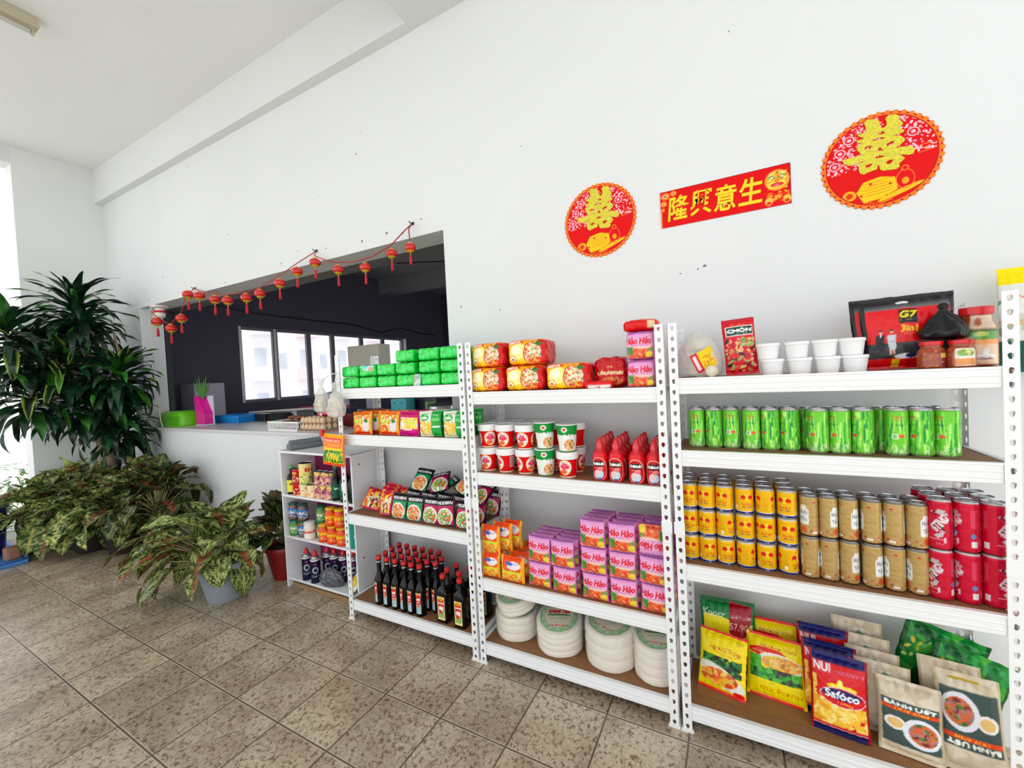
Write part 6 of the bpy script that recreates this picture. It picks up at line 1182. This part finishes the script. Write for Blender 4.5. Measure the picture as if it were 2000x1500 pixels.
# ---------------------------------------------------------------- plants
LEAFM = printed('waxy_leaf', .38, bump=.15, bscale=60); LEAFD = printed('glossy_dark_leaf', .28, coat=.2)
def leaf(base, d, L, Wd, droop, colf, nu=20, nv=9, fold=.25, tipw=1.3, wav=0, seed=0, roll=0):
    """one leaf blade: spine bends down by `droop` radians over its length"""
    d = Vector(d).normalized(); side = d.cross(Vector((0, 0, 1))); side = side.normalized() if side.length > 1e-3 else Vector((1, 0, 0))
    if roll: side = (side*cos(roll)+side.cross(d)*sin(roll)).normalized()
    up0 = side.cross(d).normalized(); P = np.zeros((nu, nv, 3)); p = Vector(base); s = np.linspace(0, 1, nu); t = np.linspace(-1, 1, nv)
    for i in range(nu):
        a = -droop*s[i]**1.3; dd = d*cos(a)+up0*sin(a); n_ = up0*cos(a)-d*sin(a)
        w_ = Wd/2*max(.02, (sin(pi*min(1, s[i]**.75*.985+.015)))**tipw)
        for j in range(nv): P[i, j] = p+side*(w_*t[j])+n_*(fold*w_*abs(t[j])+wav*sin(s[i]*14+seed+2*t[j])*w_*.3)
        if i < nu-1: p = p+dd*(L/(nu-1))
    S, T = np.meshgrid(s, t, indexing='ij'); return P, colf(S, T, seed)
def variegated(yel, red, dark):
    def f(S, T, seed):
        rs = np.random.RandomState(seed*7+1); w1 = waves(rs, 9, 62); n_ = w1(S*1.0, T*.35)*1.6+.35*waves(rs, 6, 90)(S, T*.4)
        C = np.empty(S.shape+(3,)); g = np.array([46, 64, 38])*rs.uniform(.75, 1.15); y = np.array([180, 184, 120])*rs.uniform(.85, 1.12); gl = np.array([98, 118, 70])*rs.uniform(.85, 1.1)
        if dark: g, y, gl = g*.6, y*.62, gl*.6
        vein = np.abs(np.sin((S*1.0+np.abs(T)*.16)*42))
        C[:] = g; C[(n_ > .02-yel)] = gl; C[(n_ > .28-yel) | ((vein < .28) & (n_ > -.25-yel))] = y
        k = rs.rand(); 
        if k < red: C[(np.abs(T) < .16+.25*(n_ > .1)) & (S < .93)] = np.array([140, 86, 62])*rs.uniform(.85, 1.1)
        else: C[np.abs(T) < .08] = np.array([190, 190, 110])*(.7 if dark else 1)
        C[np.abs(T) > .93] = np.array([60, 84, 40]); return (C/255.).clip(0, 1)
    return f
WALLY = .15
def plant_leaves(cx, cy, z0, n, L, Wd, spread, col, seed, lift=(.1, 1.2), stem=.18, droop=(.5, 1.2), bias=None, nu=20, nv=9, stemcol=(.62, .60, .42), zmin=.015, fan=None):
    r = random.Random(seed); sheets = []; stems = MB(); stems.col = stemcol
    for i in range(n):
        a = r.uniform(*fan) if fan else 2*pi*((i*.381966) % 1)+r.uniform(-.3, .3)
        if bias is not None and r.random() < .5: a = bias+r.gauss(0, .7)
        el = lift[0]+(lift[1]-lift[0])*(i/(n-1))**.8+r.uniform(-.12, .12); st = stem*r.uniform(.6, 1.25)*(1.15-.4*abs(el-.6))
        d = Vector((cos(a)*cos(el), sin(a)*cos(el), sin(el))); zz = z0+.10*(i/n); b0 = Vector((cx+cos(a)*.02, cy+sin(a)*.02, zz)); ds = Vector((cos(a)*cos(el+.35), sin(a)*cos(el+.35), sin(el+.35))); b1 = b0+ds*st*spread+Vector((0, 0, .03)); d = Vector((cos(a)*cos(el-.25), sin(a)*cos(el-.25), sin(el-.25)))
        b1.y = min(b1.y, WALLY); stems.tube([b0, (b0+b1)/2+Vector((0, 0, .012)), b1], [.005, .004, .0035], 5)
        LL = L*r.uniform(.8, 1.15); dr = r.uniform(*droop)*(1.1-.5*max(0, el)); P, C = leaf(b1, d+Vector((0, 0, -.1)), LL, Wd*r.uniform(.9, 1.15), dr, col, nu, nv, fold=r.uniform(.12, .4), wav=.4, seed=seed*100+i, tipw=.72, roll=r.uniform(-.55, .55))
        P[..., 2] = np.maximum(P[..., 2], zmin+.004*(i % 5)); P[..., 1] = np.minimum(P[..., 1], YW-.012-.002*(i % 4)); P[..., 0] = np.where(P[..., 1] > -.33, np.maximum(P[..., 0], -4.588), P[..., 0]); sheets.append((P, C, False))
    return sheets, stems
def pot(t, r0, r1, h, m_, soil=True, rim=.02):
    mb = MB(); mb.lathe([(r0*.96, 0), (r0, .006), (r1*.93, h-rim*1.6), (r1, h-rim*1.4), (r1*1.02, h-rim*.3), (r1*1.0, h), (r1*.93, h), (r1*.90, h-rim*1.5)], 48, cap=(1, 0)); o = mb.obj('pot', m_, t, True, sharp=45)
    if soil: mb = MB(); mb.lathe([(r1*.91, h-.035), (.001, h-.028)], 32, cap=(0, 0)); mb.obj('soil', mat('dark_soil', (58, 44, 34), .95, bump=.8, bscale=60), t)
STEMM = printed('stem_skin', .6)
GREYP = mat('grey_plastic_pot', (146, 154, 164), .55, bump=.5, bscale=26)
# front grey pot
t = empty('potted_croton', (-1.115, -.165, 0), 0, 'variegated broad-leaved plant in a grey pot, nearest on the floor', 'potted plant')
pot(t, .125, .185, .285, GREYP, rim=.03)
sh, st = plant_leaves(0, 0, .26, 32, .30, .175, .75, variegated(.10, .45, False), 11, lift=(-.3, 1.6), stem=.16, droop=(.8, 1.7), nu=56, nv=19)
sh2, st2 = plant_leaves(-.06, -.03, .22, 22, .34, .155, 1.25, variegated(.14, .6, False), 12, lift=(-.4, .5), stem=.27, droop=(.7, 1.3), nu=56, nv=19, fan=(pi+.0, pi+1.35))
mk('foliage', grid_mesh('foliage', sh+sh2, LEAFM), t); st.v += []; st.obj('leaf_stalks', STEMM, t, True); st2.obj('leaf_stalks', STEMM, t, True)
# red pot beside the cabinet
t = empty('potted_croton', (-.985, .215, 0), 0, 'darker variegated plant in a dark red pot beside the white cabinet', 'potted plant')
pot(t, .095, .150, .27, mat('dark_red_pot', (136, 22, 26), .4), rim=.022)
sh, st = plant_leaves(0, 0, .27, 34, .25, .12, .7, variegated(.0, .4, True), 13, lift=(.15, 1.6), stem=.18, droop=(.6, 1.4), nu=26, nv=11, fan=(pi*.72, pi*1.75))
for P, C, _ in sh: P[..., 0] = np.minimum(P[..., 0], .165); P[..., 1] = np.minimum(P[..., 1], YW-.235)
mk('foliage', grid_mesh('foliage', sh, LEAFM), t); st.obj('leaf_stalks', STEMM, t, True)
# bank of variegated plants by the left wall
BANK = [(-4.15, -.15, 'behind the others at the left corner', .35, .0), (-3.95, -.42, 'front left, beside the blue tub', .10, .0), (-3.45, -.22, 'front middle of the bank', .05, .0), (-3.05, -.10, 'front, right of the middle one', .0, .0), (-2.70, .06, 'rightmost in the bank, against the hatch wall', .0, .5), (-3.35, .15, 'at the back, below the tall dark plant', .08, .2), (-3.75, -.05, 'right at the foot of the tall dark plant', .18, .1)]
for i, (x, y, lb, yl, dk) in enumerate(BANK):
    t = empty('potted_croton', (x, y, 0), 0, 'variegated green and yellow plant, %s' % lb, 'potted plant', 'bank of variegated plants by the left wall'); pot(t, .11, .15, .22, mat('shade_darkened_pot', (44, 32, 28), .7))  # pot brown darkened to stand in for the shade below the leaves
    WALLY = YW-.03-y
    hi = (.34 if i in (4, 5) else .30 if i == 0 else .22)
    sh, st = plant_leaves(0, 0, hi, 46, .27, .165, 1.1, variegated(yl, .3, dk > .3), 20+i, lift=(-.35, 1.5), stem=.22, droop=(.9, 1.8), nu=30, nv=11)
    for P, C, _ in sh:
        P[..., 1] = np.minimum(P[..., 1], YW-.012-y); P[..., 0] = np.where(P[..., 1]+y > -.33, np.maximum(P[..., 0], -4.588-x), P[..., 0])
    mk('foliage', grid_mesh('foliage', sh, LEAFM), t); st.obj('leaf_stalks', STEMM, t, True)
# tall dark corn plant
def darkleaf(lime):
    def f(S, T, seed):
        rs = np.random.RandomState(seed+5); C = np.empty(S.shape+(3,)); b = np.array([18, 50, 28])*rs.uniform(.6, 1.25)+rs.uniform(0, 12)
        if rs.rand() < lime: b = np.array([50, 104, 40])*rs.uniform(.85, 1.2)
        C[:] = b; st = .9+.18*np.sin(T*14+rs.uniform(0, 6)); C *= st[..., None]
        if rs.rand() < lime*.35: C[np.abs(T) > .55] = (150, 180, 70)
        return (C/255.).clip(0, 1)
    return f
DX, DY = -3.88, .06
t = empty('tall_corn_plant', (DX, DY, 0), 0, 'tall dark green corn plant with several leafy crowns in the left corner', 'potted plant')
pot(t, .19, .24, .58, mat('black_pot', (30, 30, 34), .5), rim=.03)
BARK = mat('pale_bark', (150, 132, 108), .8, bump=.5, bscale=30, var=.15)
CR = [(-.05, -.12, 2.50, .56, 70, .25, 'h'), (-.12, -.44, 2.02, .50, 56, .3, 's'), (.22, .10, 1.78, .50, 80, .15, 's'), (.04, -.62, 2.22, .50, 40, .4, 's'), (-.02, -.26, 1.92, .44, 44, .25, 's'), (.16, .0, 1.40, .46, 64, .1, 's'), (.0, -.50, 1.62, .50, 54, .1, 's'), (-.02, -.10, 2.24, .50, 44, .1, 's'), (.02, -.2, 1.5, .46, 50, .1, 's'), (.27, .08, 1.2, .42, 50, .15, 's')]
def lim(p, q): return [Vector(p), Vector(p)*.5+Vector(q)*.5+Vector((.03, -.02, .08)), Vector(q)]
mb = MB(); mb.tube([(0, 0, .54), (.01, .0, .9), (.0, -.02, 1.3), (-.02, -.08, 1.8), (-.05, -.12, 2.45)], [.075, .05, .045, .035, .022], 12); mb.obj('trunk', BARK, t, True)
mb = MB(); mb.tube([(.05, .02, .54), (.10, .04, .9), (.16, .06, 1.3), (.22, .10, 1.75)], [.055, .04, .032, .022], 12); mb.obj('trunk', BARK, t, True)
for c in CR[1:2]+CR[3:5]+CR[6:7]: mb = MB(); mb.tube([(-.01, -.05, 1.35+.1*(c[2]-1.5)), (c[0]*.6-.0, c[1]*.6, c[2]-.16), (c[0], c[1], c[2])], [.028, .022, .016], 8); mb.obj('branch', BARK, t, True)
mb = MB(); mb.tube([(.20, .02, 1.93), (.05, -.12, 1.99), (-.1, -.30, 2.0), (-.16, -.44, 1.93), (-.18, -.50, 1.87)], .010, 8); mb.obj('branch', BARK, t, True)
mb = MB(); mb.tube([(.22, .10, 1.78), (.21, .11, 2.0), (.17, .10, 2.2)], [.016, .018, .012], 8); mb.obj('branch', BARK, t, True)
for ci, (x, y, z, L, n, lime, kd) in enumerate(CR):
    r = random.Random(300+ci); sheets = []
    for i in range(n):
        q = i/(n-1); a = 2.39996*i+r.uniform(-.2, .2); el = 1.35-1.75*(1-q)**.75*1.0+r.uniform(-.12, .12); el = max(-.55, min(1.4, el)); LL = L*r.uniform(.75, 1.08)*(1-.25*max(0, el-.7)); 
        d = Vector((cos(a)*cos(el), sin(a)*cos(el), sin(el))); b0 = Vector((x, y, z-.22*(1-q)+.02)); P, C = leaf(b0+d*.015, d, LL, r.uniform(.062, .098)*(1.0 if ci else .8), r.uniform(1.0, 2.1)*(1-.3*max(0, el)), darkleaf(lime), 18, 5, fold=.35, wav=.8, seed=ci*90+i, tipw=.75)
        P[..., 1] = np.minimum(P[..., 1], YW-.012-DY-.002*(i % 5)); P[..., 0] = np.where(P[..., 1]+DY > -.32, np.maximum(P[..., 0], -4.588-DX), P[..., 0]); sheets.append((P, C, False))
    mk('leaf_crown', grid_mesh('leaf_crown', sheets, LEAFD), t)
# small jar on the big pot, blue tub and tray, shrubs outside
t = empty('red_capped_jar', (DX+.19, DY-.05, .58-.028), 0, 'small clear jar with a red cap in the big black pot', 'jar'); mb = MB(); mb.lathe([(.035, 0), (.036, .004), (.036, .075), (.03, .085)], 24); mb.obj('glass_jar', mat('milky_glass', (200, 196, 196), .2), t, True, sharp=50); mb = MB(); mb.lathe([(.035, 0), (.036, .002), (.036, .06), (.034, .064), (.001, .064)], 24, cap=(1, 0)); mb.obj('red_cap', RED, t, True, loc=(0, 0, .082), sharp=40)
t = empty('blue_tray', (-4.16, -.93, 0), .0, 'pale blue flat plastic pallet on the floor at the left edge', 'tray'); mb = MB(); mb.prism([(-.45, -.42), (.50, -.30), (.52, .34), (-.45, .40)], 0, .035); mb.obj('tray_base', mat('pale_blue_plastic', (70, 130, 205), .4), t, bevel=.008); mb = MB(); mb.tube([(-.44, .39, .045), (.51, .335, .045), (.49, -.29, .045), (-.44, -.41, .045)], .012, 8); mb.obj('tray_rim', mat('pale_blue_plastic', (70, 130, 205), .4), t, True)
t = empty('blue_tub', (-4.20, -.83, .036), 0, 'dark blue plastic tub standing on the pale blue pallet', 'tub'); mb = MB(); mb.lathe([(.20, 0), (.21, .01), (.24, .44), (.255, .45), (.255, .47), (.235, .47), (.225, .44), (.19, .02), (.001, .02)], 40, cap=(1, 0)); mb.obj('tub_wall', mat('royal_blue_plastic', (20, 50, 150), .35), t, True, sharp=40)
tag(MB().box((-.06, -.05, 0), (.06, .05, .12)).obj('clay_block', mat('clay', (150, 110, 88), .9, var=.1), bevel=.02), 'small clay coloured block in front of the leaves at the pallet corner', 'block').location = (-3.78, -.66, .036)
def shrub(x, y, z0, r, h, n, seed, label):
    t = empty('shrub', (x, y, z0), 0, label, 'shrub'); rr = random.Random(seed); sheets = []
    for i in range(n):
        a, q, k = rr.uniform(0, 6.28), rr.random()**.5, rr.random(); b0 = Vector((cos(a)*r*q, sin(a)*r*q, h*(.15+.85*k)*(1-.3*q))); d = Vector((cos(a+rr.uniform(-1, 1)), sin(a+rr.uniform(-1, 1)), rr.uniform(-.2, .8)))
        sheets.append((*leaf(b0, d, rr.uniform(.07, .11), rr.uniform(.03, .05), .8, lambda S, T, s_: np.broadcast_to(np.array([random.Random(s_).uniform(.25, .5), random.Random(s_).uniform(.42, .62), .3]), S.shape+(3,)), 6, 3, seed=seed+i, tipw=.7), False))
    mk('foliage', grid_mesh('foliage', sheets, LEAFM), t); mb = MB()
    mb.tube([(0, 0, 0), (.0, .02, h*.5), (0, 0, h*.85)], [.02, .012, .004], 6); mb.obj('stem', BARK, t, True)
shrub(-5.9, -.02, -.12, .45, .95, 420, 71, 'light green shrub outside the open left side of the room')
shrub(-5.4, -.55, -.12, .35, .8, 300, 72, 'second light green shrub outside, nearer the blue tub')
# ground outside, pale paving added to bounce daylight up under the ceiling
struct(MB().box((-60, -60, -.3), (60, -4.2, -.12)).obj('ground_front', mat('pale_bounce_paving', (222, 220, 214), .8)))
struct(MB().box((-12, -4.2, -.3), (-4.82, 60, -.12)).obj('ground_left', _M['pale_bounce_paving']))
